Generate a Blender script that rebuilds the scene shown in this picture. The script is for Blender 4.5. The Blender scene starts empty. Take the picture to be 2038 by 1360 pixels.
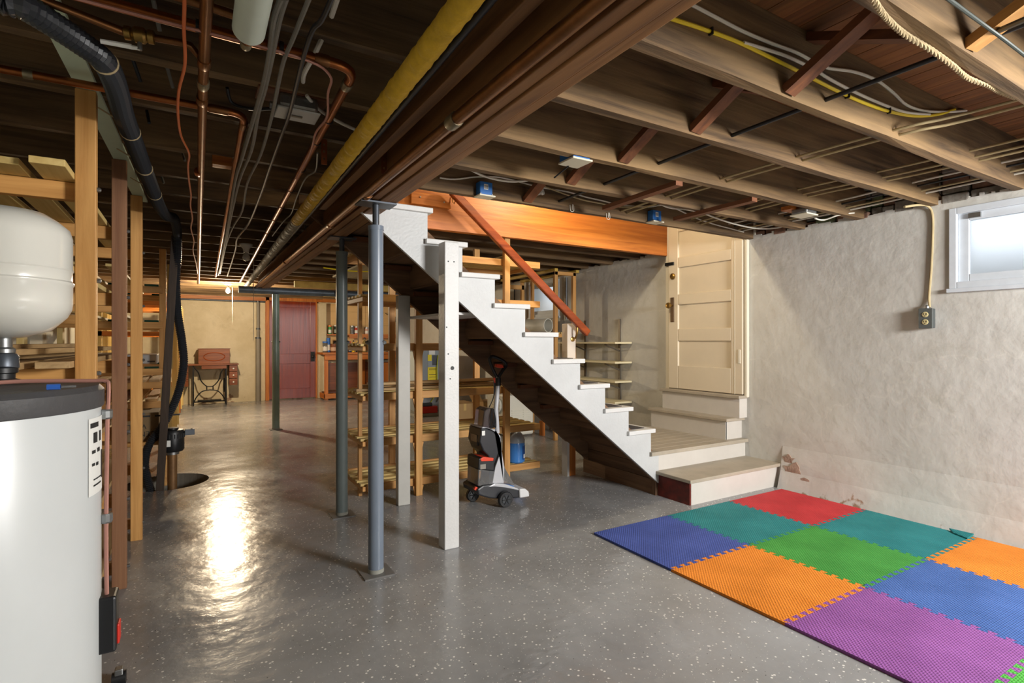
import bpy, bmesh, math, random
from mathutils import Vector, Matrix
random.seed(7)
R = random.Random(11)
sc = bpy.context.scene
col = sc.collection

# ------------------------------------------------------------------ camera, world, exposure
F = 1075.0; YAW = math.radians(30.9); H = 1.17          # focal length in pixels of the 2038 px wide frame
cam_d = bpy.data.cameras.new('camera'); cam = bpy.data.objects.new('camera', cam_d); col.objects.link(cam)
cam_d.sensor_width = 36.0; cam_d.lens = 36.0 * F / 2038.0; cam_d.clip_start = 0.05; cam_d.clip_end = 200
cam.location = (0, 0, H); cam.rotation_euler = (math.pi / 2, 0, -YAW)
sc.camera = cam
w = bpy.data.worlds.new('world'); sc.world = w; w.use_nodes = True
w.node_tree.nodes['Background'].inputs[0].default_value = (0.86, 0.93, 1.0, 1)
w.node_tree.nodes['Background'].inputs[1].default_value = 1.7
sc.view_settings.view_transform = 'Standard'; sc.view_settings.look = 'None'
sc.view_settings.gamma = 1.0; sc.view_settings.use_curve_mapping = False
sc.view_settings.exposure = 0.32

# daylight from the high basement window behind the viewer (its reflection shows on the white tank)
wl_d = bpy.data.lights.new('window_back_offscreen', 'AREA'); wl_d.shape = 'RECTANGLE'; wl_d.size = 1.0; wl_d.size_y = 0.55
wl_d.energy = 195; wl_d.color = (1.0, 0.985, 0.965)
wl_o = bpy.data.objects.new('window_back_offscreen', wl_d); col.objects.link(wl_o)
wl_o.location = (3.1, -1.57, 1.72); wl_o.rotation_euler = (math.pi / 2, 0, 0)      # faces +Y, into the room
# the stairwell lamp above the floor, out of the picture: its cone edges show on the door wall
sl_d = bpy.data.lights.new('stairwell_lamp_offscreen', 'POINT'); sl_d.energy = 36; sl_d.color = (1.0, 0.84, 0.60); sl_d.shadow_soft_size = .04
sl_o = bpy.data.objects.new('stairwell_lamp_offscreen', sl_d); col.objects.link(sl_o); sl_o.location = (2.50, 3.23, 2.55)
LAMPS = {  # the one lit bulb in view: position, colour, watts
    'far': ((0.50, 9.05, 1.93), (1.0, 0.80, 0.54), 160),
}

# ------------------------------------------------------------------ pixel -> place helpers
cY, sY = math.cos(YAW), math.sin(YAW)
def P(u, v, X=None, Y=None, Z=None):
    x = (u - 1019) / F; z = -(v - 680) / F
    d = (x * cY + sY, -x * sY + cY, z)
    t = X / d[0] if X is not None else (Y / d[1] if Y is not None else (Z - H) / d[2])
    return Vector((d[0] * t, d[1] * t, H + d[2] * t))

# ------------------------------------------------------------------ materials
def lin(h):
    h = h.lstrip('#'); o = []
    for i in (0, 2, 4):
        c = int(h[i:i + 2], 16) / 255
        o.append(c / 12.92 if c <= 0.04045 else ((c + 0.055) / 1.055) ** 2.4)
    return tuple(o) + (1,)
MATS = {}
def _new(name):
    m = bpy.data.materials.new(name); m.use_nodes = True
    return m, m.node_tree.nodes, m.node_tree.links, m.node_tree.nodes['Principled BSDF']
def plain(name, hexc, rough=0.5, metal=0.0, var=0.0, vscale=6, bump=0.0, bscale=60, hex2=None, emit=0, trans=0, alpha=1, coat=0):
    if name in MATS: return MATS[name]
    m, N, L, b = _new(name)
    b.inputs['Base Color'].default_value = lin(hexc); b.inputs['Roughness'].default_value = rough
    b.inputs['Metallic'].default_value = metal; b.inputs['Transmission Weight'].default_value = trans
    b.inputs['Alpha'].default_value = alpha; b.inputs['Coat Weight'].default_value = coat
    if var or hex2 or bump:
        tc = N.new('ShaderNodeTexCoord')
    if var or hex2:
        n = N.new('ShaderNodeTexNoise'); n.inputs['Scale'].default_value = vscale; n.inputs['Detail'].default_value = 6
        n.inputs['Roughness'].default_value = 0.65
        L.new(tc.outputs['Object'], n.inputs['Vector'])
        r = N.new('ShaderNodeValToRGB'); r.color_ramp.elements[0].position = 0.35; r.color_ramp.elements[1].position = 0.68
        c1 = lin(hexc); c2 = lin(hex2) if hex2 else tuple(c * (1 - var) for c in c1[:3]) + (1,)
        r.color_ramp.elements[0].color = c2; r.color_ramp.elements[1].color = c1
        L.new(n.outputs['Fac'], r.inputs['Fac']); L.new(r.outputs['Color'], b.inputs['Base Color'])
    if bump:
        n2 = N.new('ShaderNodeTexNoise'); n2.inputs['Scale'].default_value = bscale; n2.inputs['Detail'].default_value = 4
        L.new(tc.outputs['Object'], n2.inputs['Vector'])
        bp = N.new('ShaderNodeBump'); bp.inputs['Strength'].default_value = bump; bp.inputs['Distance'].default_value = 0.01
        L.new(n2.outputs['Fac'], bp.inputs['Height']); L.new(bp.outputs['Normal'], b.inputs['Normal'])
    if emit:
        b.inputs['Emission Color'].default_value = lin(hexc); b.inputs['Emission Strength'].default_value = emit
    MATS[name] = m; return m
def wood(kind, axis):
    key = 'wood_%s_%s' % (kind, axis)
    if key in MATS: return MATS[key]
    c1, c2, c3, rough, bump = WOODS[kind]
    m, N, L, b = _new(key)
    tc = N.new('ShaderNodeTexCoord'); oi = N.new('ShaderNodeObjectInfo')
    off = N.new('ShaderNodeVectorMath'); off.operation = 'SCALE'; off.inputs[0].default_value = (7.3, 5.1, 9.7)
    L.new(oi.outputs['Random'], off.inputs['Scale'])
    add = N.new('ShaderNodeVectorMath'); add.operation = 'ADD'
    L.new(tc.outputs['Object'], add.inputs[0]); L.new(off.outputs[0], add.inputs[1])
    mp = N.new('ShaderNodeMapping'); s = [26, 26, 26]; s['xyz'.index(axis)] = 1.3
    mp.inputs['Scale'].default_value = s
    L.new(add.outputs[0], mp.inputs['Vector'])
    n = N.new('ShaderNodeTexNoise'); n.inputs['Scale'].default_value = 1.0; n.inputs['Detail'].default_value = 7
    n.inputs['Roughness'].default_value = 0.6; n.inputs['Distortion'].default_value = 0.6
    L.new(mp.outputs['Vector'], n.inputs['Vector'])
    r = N.new('ShaderNodeValToRGB'); e = r.color_ramp.elements
    e[0].position = 0.30; e[0].color = lin(c1); e[1].position = 0.72; e[1].color = lin(c2)
    L.new(n.outputs['Fac'], r.inputs['Fac'])
    mp2 = N.new('ShaderNodeMapping'); s2 = [4, 4, 4]; s2['xyz'.index(axis)] = 0.9
    mp2.inputs['Scale'].default_value = s2; L.new(add.outputs[0], mp2.inputs['Vector'])
    n2 = N.new('ShaderNodeTexNoise'); n2.inputs['Scale'].default_value = 1.2; n2.inputs['Detail'].default_value = 5
    L.new(mp2.outputs['Vector'], n2.inputs['Vector'])
    r2 = N.new('ShaderNodeValToRGB'); r2.color_ramp.elements[0].position = 0.45; r2.color_ramp.elements[1].position = 0.72
    L.new(n2.outputs['Fac'], r2.inputs['Fac'])
    mx = N.new('ShaderNodeMix'); mx.data_type = 'RGBA'; L.new(r2.outputs['Color'], mx.inputs['Factor'])
    mulf = N.new('ShaderNodeMath'); mulf.operation = 'MULTIPLY'; mulf.inputs[1].default_value = 0.6
    L.new(r2.outputs['Color'], mulf.inputs[0]); L.new(mulf.outputs[0], mx.inputs['Factor'])
    L.new(r.outputs['Color'], mx.inputs[6]); mx.inputs[7].default_value = lin(c3)
    hsv = N.new('ShaderNodeHueSaturation')
    mr = N.new('ShaderNodeMapRange'); mr.inputs['To Min'].default_value = 0.86; mr.inputs['To Max'].default_value = 1.14
    L.new(oi.outputs['Random'], mr.inputs['Value']); L.new(mr.outputs['Result'], hsv.inputs['Value'])
    L.new(mx.outputs[2], hsv.inputs['Color']); L.new(hsv.outputs['Color'], b.inputs['Base Color'])
    b.inputs['Roughness'].default_value = rough
    bp = N.new('ShaderNodeBump'); bp.inputs['Strength'].default_value = bump; bp.inputs['Distance'].default_value = 0.006
    L.new(n.outputs['Fac'], bp.inputs['Height']); L.new(bp.outputs['Normal'], b.inputs['Normal'])
    MATS[key] = m; return m
WOODS = {
    'joist': ('#35271a', '#7f6443', '#93774f', 0.85, 0.6),
    'subfloor': ('#5a3418', '#9a6534', '#7b4a22', 0.75, 0.3),
    'girder': ('#5c3c22', '#96693e', '#ad7c48', 0.6, 0.3),
    'bridge': ('#55301c', '#85522f', '#6e4022', 0.7, 0.3),
    'pine': ('#b07a3c', '#d9a662', '#c68f4c', 0.6, 0.25),
    'palepine': ('#b99a55', '#dcc483', '#cdb070', 0.65, 0.25),
    'brownpine': ('#7c5238', '#a97c57', '#946747', 0.7, 0.25),
    'orange': ('#8f4a14', '#cf8234', '#a85c1e', 0.5, 0.3),
    'rail': ('#6f2b0c', '#a24c1b', '#8b3b12', 0.25, 0.1),
    'stringer': ('#4a3526', '#856548', '#977558', 0.85, 0.4),
    'bench': ('#a85a1c', '#d98a3e', '#c2742c', 0.45, 0.2),
    'sewing': ('#5c2c12', '#8f5127', '#7a401c', 0.35, 0.15),
    'slat': ('#9a7a4e', '#c9a878', '#b08c5c', 0.7, 0.25),
    'reddoor': ('#6a2008', '#96380f', '#80290b', 0.28, 0.12),
    'darkpost': ('#2e241c', '#4c3c2e', '#3d3026', 0.7, 0.3),
}

def mat_floor():
    m, N, L, b = _new('epoxy_floor')
    tc = N.new('ShaderNodeTexCoord')
    n = N.new('ShaderNodeTexNoise'); n.inputs['Scale'].default_value = 1.1; n.inputs['Detail'].default_value = 7; n.inputs['Roughness'].default_value = 0.62
    L.new(tc.outputs['Object'], n.inputs['Vector'])
    r = N.new('ShaderNodeValToRGB'); e = r.color_ramp.elements
    e[0].position = 0.3; e[0].color = lin('#858482'); e[1].position = 0.7; e[1].color = lin('#a5a6a7')
    L.new(n.outputs['Fac'], r.inputs['Fac'])
    def flecks(scale, lo, hi, dens, prev, colr):
        v = N.new('ShaderNodeTexVoronoi'); v.inputs['Scale'].default_value = scale; v.inputs['Randomness'].default_value = 1
        L.new(tc.outputs['Object'], v.inputs['Vector'])
        lt = N.new('ShaderNodeMapRange'); lt.inputs['From Min'].default_value = hi; lt.inputs['From Max'].default_value = lo
        L.new(v.outputs['Distance'], lt.inputs['Value'])
        sx = N.new('ShaderNodeSeparateColor'); L.new(v.outputs['Color'], sx.inputs[0])
        gt = N.new('ShaderNodeMath'); gt.operation = 'LESS_THAN'; gt.inputs[1].default_value = dens; L.new(sx.outputs[0], gt.inputs[0])
        ml = N.new('ShaderNodeMath'); ml.operation = 'MULTIPLY'; L.new(lt.outputs[0], ml.inputs[0]); L.new(gt.outputs[0], ml.inputs[1])
        mx = N.new('ShaderNodeMix'); mx.data_type = 'RGBA'; L.new(ml.outputs[0], mx.inputs['Factor']); L.new(prev, mx.inputs[6]); mx.inputs[7].default_value = lin(colr)
        return mx.outputs[2]
    c = flecks(44, 0.16, 0.21, 0.7, r.outputs['Color'], '#e4e2dc')
    c = flecks(95, 0.12, 0.16, 0.42, c, '#d6d4ce')
    c = flecks(60, 0.10, 0.14, 0.10, c, '#3a3a3a')
    L.new(c, b.inputs['Base Color'])
    n3 = N.new('ShaderNodeTexNoise'); n3.inputs['Scale'].default_value = 2.2; n3.inputs['Detail'].default_value = 5
    L.new(tc.outputs['Object'], n3.inputs['Vector'])
    mr = N.new('ShaderNodeMapRange'); mr.inputs['From Min'].default_value = 0.3; mr.inputs['From Max'].default_value = 0.7
    mr.inputs['To Min'].default_value = 0.14; mr.inputs['To Max'].default_value = 0.32
    L.new(n3.outputs['Fac'], mr.inputs['Value']); L.new(mr.outputs[0], b.inputs['Roughness'])
    n4 = N.new('ShaderNodeTexNoise'); n4.inputs['Scale'].default_value = 9; n4.inputs['Detail'].default_value = 6
    L.new(tc.outputs['Object'], n4.inputs['Vector'])
    bp = N.new('ShaderNodeBump'); bp.inputs['Strength'].default_value = 0.22; bp.inputs['Distance'].default_value = 0.02
    L.new(n4.outputs['Fac'], bp.inputs['Height']); L.new(bp.outputs['Normal'], b.inputs['Normal'])
    return m
def mat_plaster(name, c1, c2, stain, damp, crack=0.13):
    m, N, L, b = _new(name)
    tc = N.new('ShaderNodeTexCoord')
    n = N.new('ShaderNodeTexNoise'); n.inputs['Scale'].default_value = 1.6; n.inputs['Detail'].default_value = 8; n.inputs['Roughness'].default_value = 0.65
    L.new(tc.outputs['Object'], n.inputs['Vector'])
    r = N.new('ShaderNodeValToRGB'); e = r.color_ramp.elements
    e[0].position = 0.32; e[0].color = lin(c2); e[1].position = 0.62; e[1].color = lin(c1)
    L.new(n.outputs['Fac'], r.inputs['Fac'])
    # blotchy stains
    n2 = N.new('ShaderNodeTexNoise'); n2.inputs['Scale'].default_value = 3.1; n2.inputs['Detail'].default_value = 9; n2.inputs['Roughness'].default_value = 0.72; n2.inputs['Distortion'].default_value = 0.8
    L.new(tc.outputs['Object'], n2.inputs['Vector'])
    r2 = N.new('ShaderNodeValToRGB'); r2.color_ramp.elements[0].position = 0.58; r2.color_ramp.elements[1].position = 0.74
    L.new(n2.outputs['Fac'], r2.inputs['Fac'])
    k = N.new('ShaderNodeMath'); k.operation = 'MULTIPLY'; k.inputs[1].default_value = 0.55; L.new(r2.outputs['Color'], k.inputs[0])
    mx = N.new('ShaderNodeMix'); mx.data_type = 'RGBA'; L.new(k.outputs[0], mx.inputs['Factor']); L.new(r.outputs['Color'], mx.inputs[6]); mx.inputs[7].default_value = lin(stain)
    # peeled patches near the floor
    sep = N.new('ShaderNodeSeparateXYZ'); L.new(tc.outputs['Object'], sep.inputs[0])
    hz = N.new('ShaderNodeMapRange'); hz.inputs['From Min'].default_value = 0.0; hz.inputs['From Max'].default_value = 0.38
    hz.inputs['To Min'].default_value = 0.13; hz.inputs['To Max'].default_value = -0.2; L.new(sep.outputs['Z'], hz.inputs['Value'])
    n3 = N.new('ShaderNodeTexNoise'); n3.inputs['Scale'].default_value = 5.5; n3.inputs['Detail'].default_value = 8; L.new(tc.outputs['Object'], n3.inputs['Vector'])
    ad = N.new('ShaderNodeMath'); ad.operation = 'ADD'; L.new(n3.outputs['Fac'], ad.inputs[0]); L.new(hz.outputs[0], ad.inputs[1])
    st = N.new('ShaderNodeMapRange'); st.inputs['From Min'].default_value = 0.66; st.inputs['From Max'].default_value = 0.69; L.new(ad.outputs[0], st.inputs['Value'])
    mx2 = N.new('ShaderNodeMix'); mx2.data_type = 'RGBA'; L.new(st.outputs[0], mx2.inputs['Factor']); L.new(mx.outputs[2], mx2.inputs[6]); mx2.inputs[7].default_value = lin(damp)
    # hairline patched cracks
    nd = N.new('ShaderNodeTexNoise'); nd.inputs['Scale'].default_value = 3; nd.inputs['Detail'].default_value = 5; L.new(tc.outputs['Object'], nd.inputs['Vector'])
    va = N.new('ShaderNodeVectorMath'); va.operation = 'MULTIPLY_ADD'; va.inputs[1].default_value = (0.35, 0.35, 0.35)
    L.new(nd.outputs['Color'], va.inputs[0]); L.new(tc.outputs['Object'], va.inputs[2])
    vo = N.new('ShaderNodeTexVoronoi'); vo.feature = 'DISTANCE_TO_EDGE'; vo.inputs['Scale'].default_value = 0.9; L.new(va.outputs[0], vo.inputs['Vector'])
    cr = N.new('ShaderNodeMapRange'); cr.inputs['From Min'].default_value = 0.001; cr.inputs['From Max'].default_value = 0.006
    cr.inputs['To Min'].default_value = crack; cr.inputs['To Max'].default_value = 0; L.new(vo.outputs['Distance'], cr.inputs['Value'])
    mx3 = N.new('ShaderNodeMix'); mx3.data_type = 'RGBA'; L.new(cr.outputs[0], mx3.inputs['Factor']); L.new(mx2.outputs[2], mx3.inputs[6]); mx3.inputs[7].default_value = lin('#f0ece0')
    L.new(mx3.outputs[2], b.inputs['Base Color']); b.inputs['Roughness'].default_value = 0.75
    n5 = N.new('ShaderNodeTexNoise'); n5.inputs['Scale'].default_value = 12; n5.inputs['Detail'].default_value = 8; L.new(tc.outputs['Object'], n5.inputs['Vector'])
    bp = N.new('ShaderNodeBump'); bp.inputs['Strength'].default_value = 0.35; bp.inputs['Distance'].default_value = 0.015
    L.new(n5.outputs['Fac'], bp.inputs['Height']); L.new(bp.outputs['Normal'], b.inputs['Normal'])
    return m
def mat_foam(name, hexc):
    m, N, L, b = _new(name)
    tc = N.new('ShaderNodeTexCoord')
    n = N.new('ShaderNodeTexNoise'); n.inputs['Scale'].default_value = 4; n.inputs['Detail'].default_value = 6; L.new(tc.outputs['Object'], n.inputs['Vector'])
    r = N.new('ShaderNodeValToRGB'); c = lin(hexc)
    r.color_ramp.elements[0].position = 0.35; r.color_ramp.elements[0].color = tuple(x * 0.84 for x in c[:3]) + (1,)
    r.color_ramp.elements[1].position = 0.7; r.color_ramp.elements[1].color = tuple(min(1, x * 1.08 + 0.012) for x in c[:3]) + (1,)
    L.new(n.outputs['Fac'], r.inputs['Fac']); L.new(r.outputs['Color'], b.inputs['Base Color'])
    b.inputs['Roughness'].default_value = 0.7
    hs = []
    for rot in (45, -45):
        mp = N.new('ShaderNodeMapping'); mp.inputs['Rotation'].default_value = (0, 0, math.radians(rot)); L.new(tc.outputs['Object'], mp.inputs['Vector'])
        wv = N.new('ShaderNodeTexWave'); wv.inputs['Scale'].default_value = 26; L.new(mp.outputs[0], wv.inputs['Vector']); hs.append(wv)
    mm = N.new('ShaderNodeMath'); mm.operation = 'MAXIMUM'; L.new(hs[0].outputs['Fac'], mm.inputs[0]); L.new(hs[1].outputs['Fac'], mm.inputs[1])
    bp = N.new('ShaderNodeBump'); bp.inputs['Strength'].default_value = 0.55; bp.inputs['Distance'].default_value = 0.004
    L.new(mm.outputs[0], bp.inputs['Height']); L.new(bp.outputs['Normal'], b.inputs['Normal'])
    return m
def mat_pegboard():
    m, N, L, b = _new('pegboard_face')
    tc = N.new('ShaderNodeTexCoord'); mp = N.new('ShaderNodeMapping'); mp.inputs['Scale'].default_value = (1 / 0.0254,) * 3
    L.new(tc.outputs['Object'], mp.inputs['Vector'])
    fr = N.new('ShaderNodeVectorMath'); fr.operation = 'FRACTION'; L.new(mp.outputs[0], fr.inputs[0])
    sb = N.new('ShaderNodeVectorMath'); sb.operation = 'SUBTRACT'; sb.inputs[1].default_value = (0.5, 0.5, 0.5); L.new(fr.outputs[0], sb.inputs[0])
    mu = N.new('ShaderNodeVectorMath'); mu.operation = 'MULTIPLY'; mu.inputs[1].default_value = (1, 0, 1); L.new(sb.outputs[0], mu.inputs[0])
    ln = N.new('ShaderNodeVectorMath'); ln.operation = 'LENGTH'; L.new(mu.outputs[0], ln.inputs[0])
    lt = N.new('ShaderNodeMath'); lt.operation = 'LESS_THAN'; lt.inputs[1].default_value = 0.16; L.new(ln.outputs['Value'], lt.inputs[0])
    mx = N.new('ShaderNodeMix'); mx.data_type = 'RGBA'; L.new(lt.outputs[0], mx.inputs['Factor'])
    mx.inputs[6].default_value = lin('#dcb478'); mx.inputs[7].default_value = lin('#5a3c1c'); L.new(mx.outputs[2], b.inputs['Base Color'])
    b.inputs['Roughness'].default_value = 0.6
    return m

M = {
    'floor': mat_floor(),
    'wall_r': mat_plaster('plaster_right', '#cecdc7', '#bebbb3', '#a8a393', '#9c8068'),
    'wall_f': mat_plaster('plaster_far', '#d6c8aa', '#c2b290', '#a89878', '#9c8068', 0.1),
    'wall_l': mat_plaster('plaster_left', '#cfcdbf', '#b4b2a2', '#8f8c78', '#8c7a62', 0.1),
    'peg': mat_pegboard(),
    'white': plain('white_paint', '#d8d8d6', 0.45, var=0.1, vscale=3, bump=0.15, bscale=80),
    'cream': plain('cream_paint', '#e3dcc9', 0.4, var=0.06, vscale=3),
    'steptop': plain('step_top_paint', '#b3a896', 0.55, var=0.18, vscale=6, bump=0.1),
    'stepwhite': plain('step_riser_paint', '#cfcac2', 0.5, var=0.08, vscale=5),
    'redpaint': plain('worn_red_paint', '#7c2a1e', 0.6, var=0.35, vscale=14, hex2='#4d2018'),
    'colblue': plain('blue_grey_enamel', '#76818f', 0.3, var=0.08, vscale=8),
    'colgreen': plain('grey_green_enamel', '#75807f', 0.35, var=0.1, vscale=8),
    'colpale': plain('pale_green_enamel', '#8a9c91', 0.35, var=0.1, vscale=8),
    'steel': plain('galvanised_steel', '#9a9c9c', 0.35, 0.85, var=0.2, vscale=20),
    'darksteel': plain('dark_steel', '#5a6068', 0.4, 0.6, var=0.2, vscale=12),
    'copper': plain('copper_pipe', '#b06a3a', 0.32, 0.9, var=0.45, vscale=9),
    'copperold': plain('old_copper_pipe', '#98683f', 0.35, 0.85, var=0.4, vscale=9),
    'solder': plain('solder_joint', '#9a9076', 0.4, 0.7, var=0.3, vscale=30),
    'brass': plain('brass', '#a8874a', 0.35, 0.9, var=0.3, vscale=30),
    'yellowwrap': plain('yellow_wrap', '#d6ab24', 0.75, var=0.3, vscale=14, bump=0.6, bscale=35),
    'greywrap': plain('grey_wrap', '#8d8674', 0.7, var=0.3, vscale=14, bump=0.5, bscale=35),
    'black': plain('black_plastic', '#1b1c1e', 0.4),
    'hose': plain('black_hose', '#2a2c30', 0.3),
    'blackcable': plain('black_cable', '#1f2124', 0.4),
    'iron': plain('cast_iron', '#161616', 0.5, 0.3),
    'greycable': plain('grey_cable', '#77736a', 0.6, var=0.2, vscale=20),
    'whitecable': plain('white_cable', '#d9d5c8', 0.5),
    'beigecable': plain('beige_cable', '#b7a57c', 0.6, var=0.15, vscale=20),
    'yellowcable': plain('yellow_cable', '#e8cd1c', 0.45),
    'orangewire': plain('orange_wire', '#c5602a', 0.5),
    'pink': plain('pinkish_copper_tube', '#b58274', 0.4, 0.3),
    'rope': plain('hemp_rope', '#b8a47e', 0.9, var=0.25, vscale=60),
    'greenrail': plain('pale_green_paint', '#d0e2ca', 0.55, var=0.1, vscale=6),
    'blueplastic': plain('blue_box_plastic', '#2b6cb5', 0.4),
    'beigeplastic': plain('beige_cover', '#d9d2bb', 0.5),
    'tank': plain('tank_enamel', '#dedcd2', 0.22, var=0.04, vscale=3, coat=0.3),
    'heater': plain('heater_enamel', '#d0d4d4', 0.3, var=0.05, vscale=2.5),
    'cap': plain('heater_cap', '#4b4a4b', 0.55, var=0.2, vscale=10, bump=0.15),
    'label': plain('paper_label', '#e9e9e4', 0.6),
    'ink': plain('black_ink', '#2a2a2a', 0.6),
    'glass': plain('window_glass', '#f2f6fa', 0.42, trans=1.0),
    'insul': plain('pipe_sleeve', '#c3cbbd', 0.5, var=0.06, vscale=8),
    'carton': plain('cardboard', '#b08d5c', 0.75, var=0.08, vscale=4),
    'cartondark': plain('brown_cardboard', '#8d7350', 0.75, var=0.1, vscale=4),
    'furnace': plain('furnace_enamel', '#8d969b', 0.4, var=0.06, vscale=3),
    'furnacedark': plain('furnace_blue', '#27364f', 0.4),
    'yellowlabel': plain('yellow_label', '#f2dc22', 0.5),
    'redplastic': plain('red_plastic', '#cf2c1d', 0.4),
    'orangered': plain('orange_red_plastic', '#e2482c', 0.4),
    'pad': plain('concrete_pad', '#9a9a90', 0.8, var=0.15, vscale=8),
    'silver': plain('silver_plastic', '#c4c5c9', 0.3, 0.2),
    'smoke': plain('smoked_plastic', '#7d7474', 0.15, trans=0.85),
    'clear': plain('clear_plastic', '#cfd0d0', 0.12, trans=0.85),
    'bluefluid': plain('blue_fluid', '#4a8fe0', 0.2, trans=0.2),
    'bluelabel': plain('blue_label', '#1f4b92', 0.4),
    'acwhite': plain('appliance_white', '#dcdacd', 0.4, var=0.05, vscale=5),
    'shelfcream': plain('cream_shelf', '#ddd2ae', 0.55, var=0.06, vscale=5),
    'standard': plain('bronze_metal', '#6d655a', 0.45, 0.6),
    'mat_rubber': plain('tread_rubber', '#3f3a3a', 0.9, bump=0.3, bscale=120),
    'stone': plain('foundation_stone', '#98938a', 0.9, hex2='#6a645c', vscale=14, bump=0.6, bscale=25),
    'stone2': plain('rubble_brick', '#96705a', 0.9, hex2='#6f584c', vscale=14, bump=0.6, bscale=25),
    'moss': plain('mossy_stone', '#7c8c62', 0.9, hex2='#4b4b40', vscale=14, bump=0.5, bscale=25),
    'dark': plain('dark_void', '#171513', 0.9),
    'porcelain': plain('porcelain', '#d6d6cf', 0.25),
    'bulb_off': plain('bulb_glass_off', '#b9b7ae', 0.2),
    'bulb_on': plain('bulb_glass_on', '#fff0d0', 0.3, emit=14),
    'felt': plain('green_felt', '#22402c', 0.95),
    'yellowlam': plain('yellow_lumber', '#cda94a', 0.6, hex2='#b18f38', vscale=9),
}
FOAM = {k: mat_foam('foam_' + k, v) for k, v in dict(blue='#3d54a6', blue2='#4068b0', teal='#0f8488', red='#cc2a32', orange='#ee8a18', green='#3d9a38', purple='#93529f', green2='#4cb03f').items()}

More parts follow.
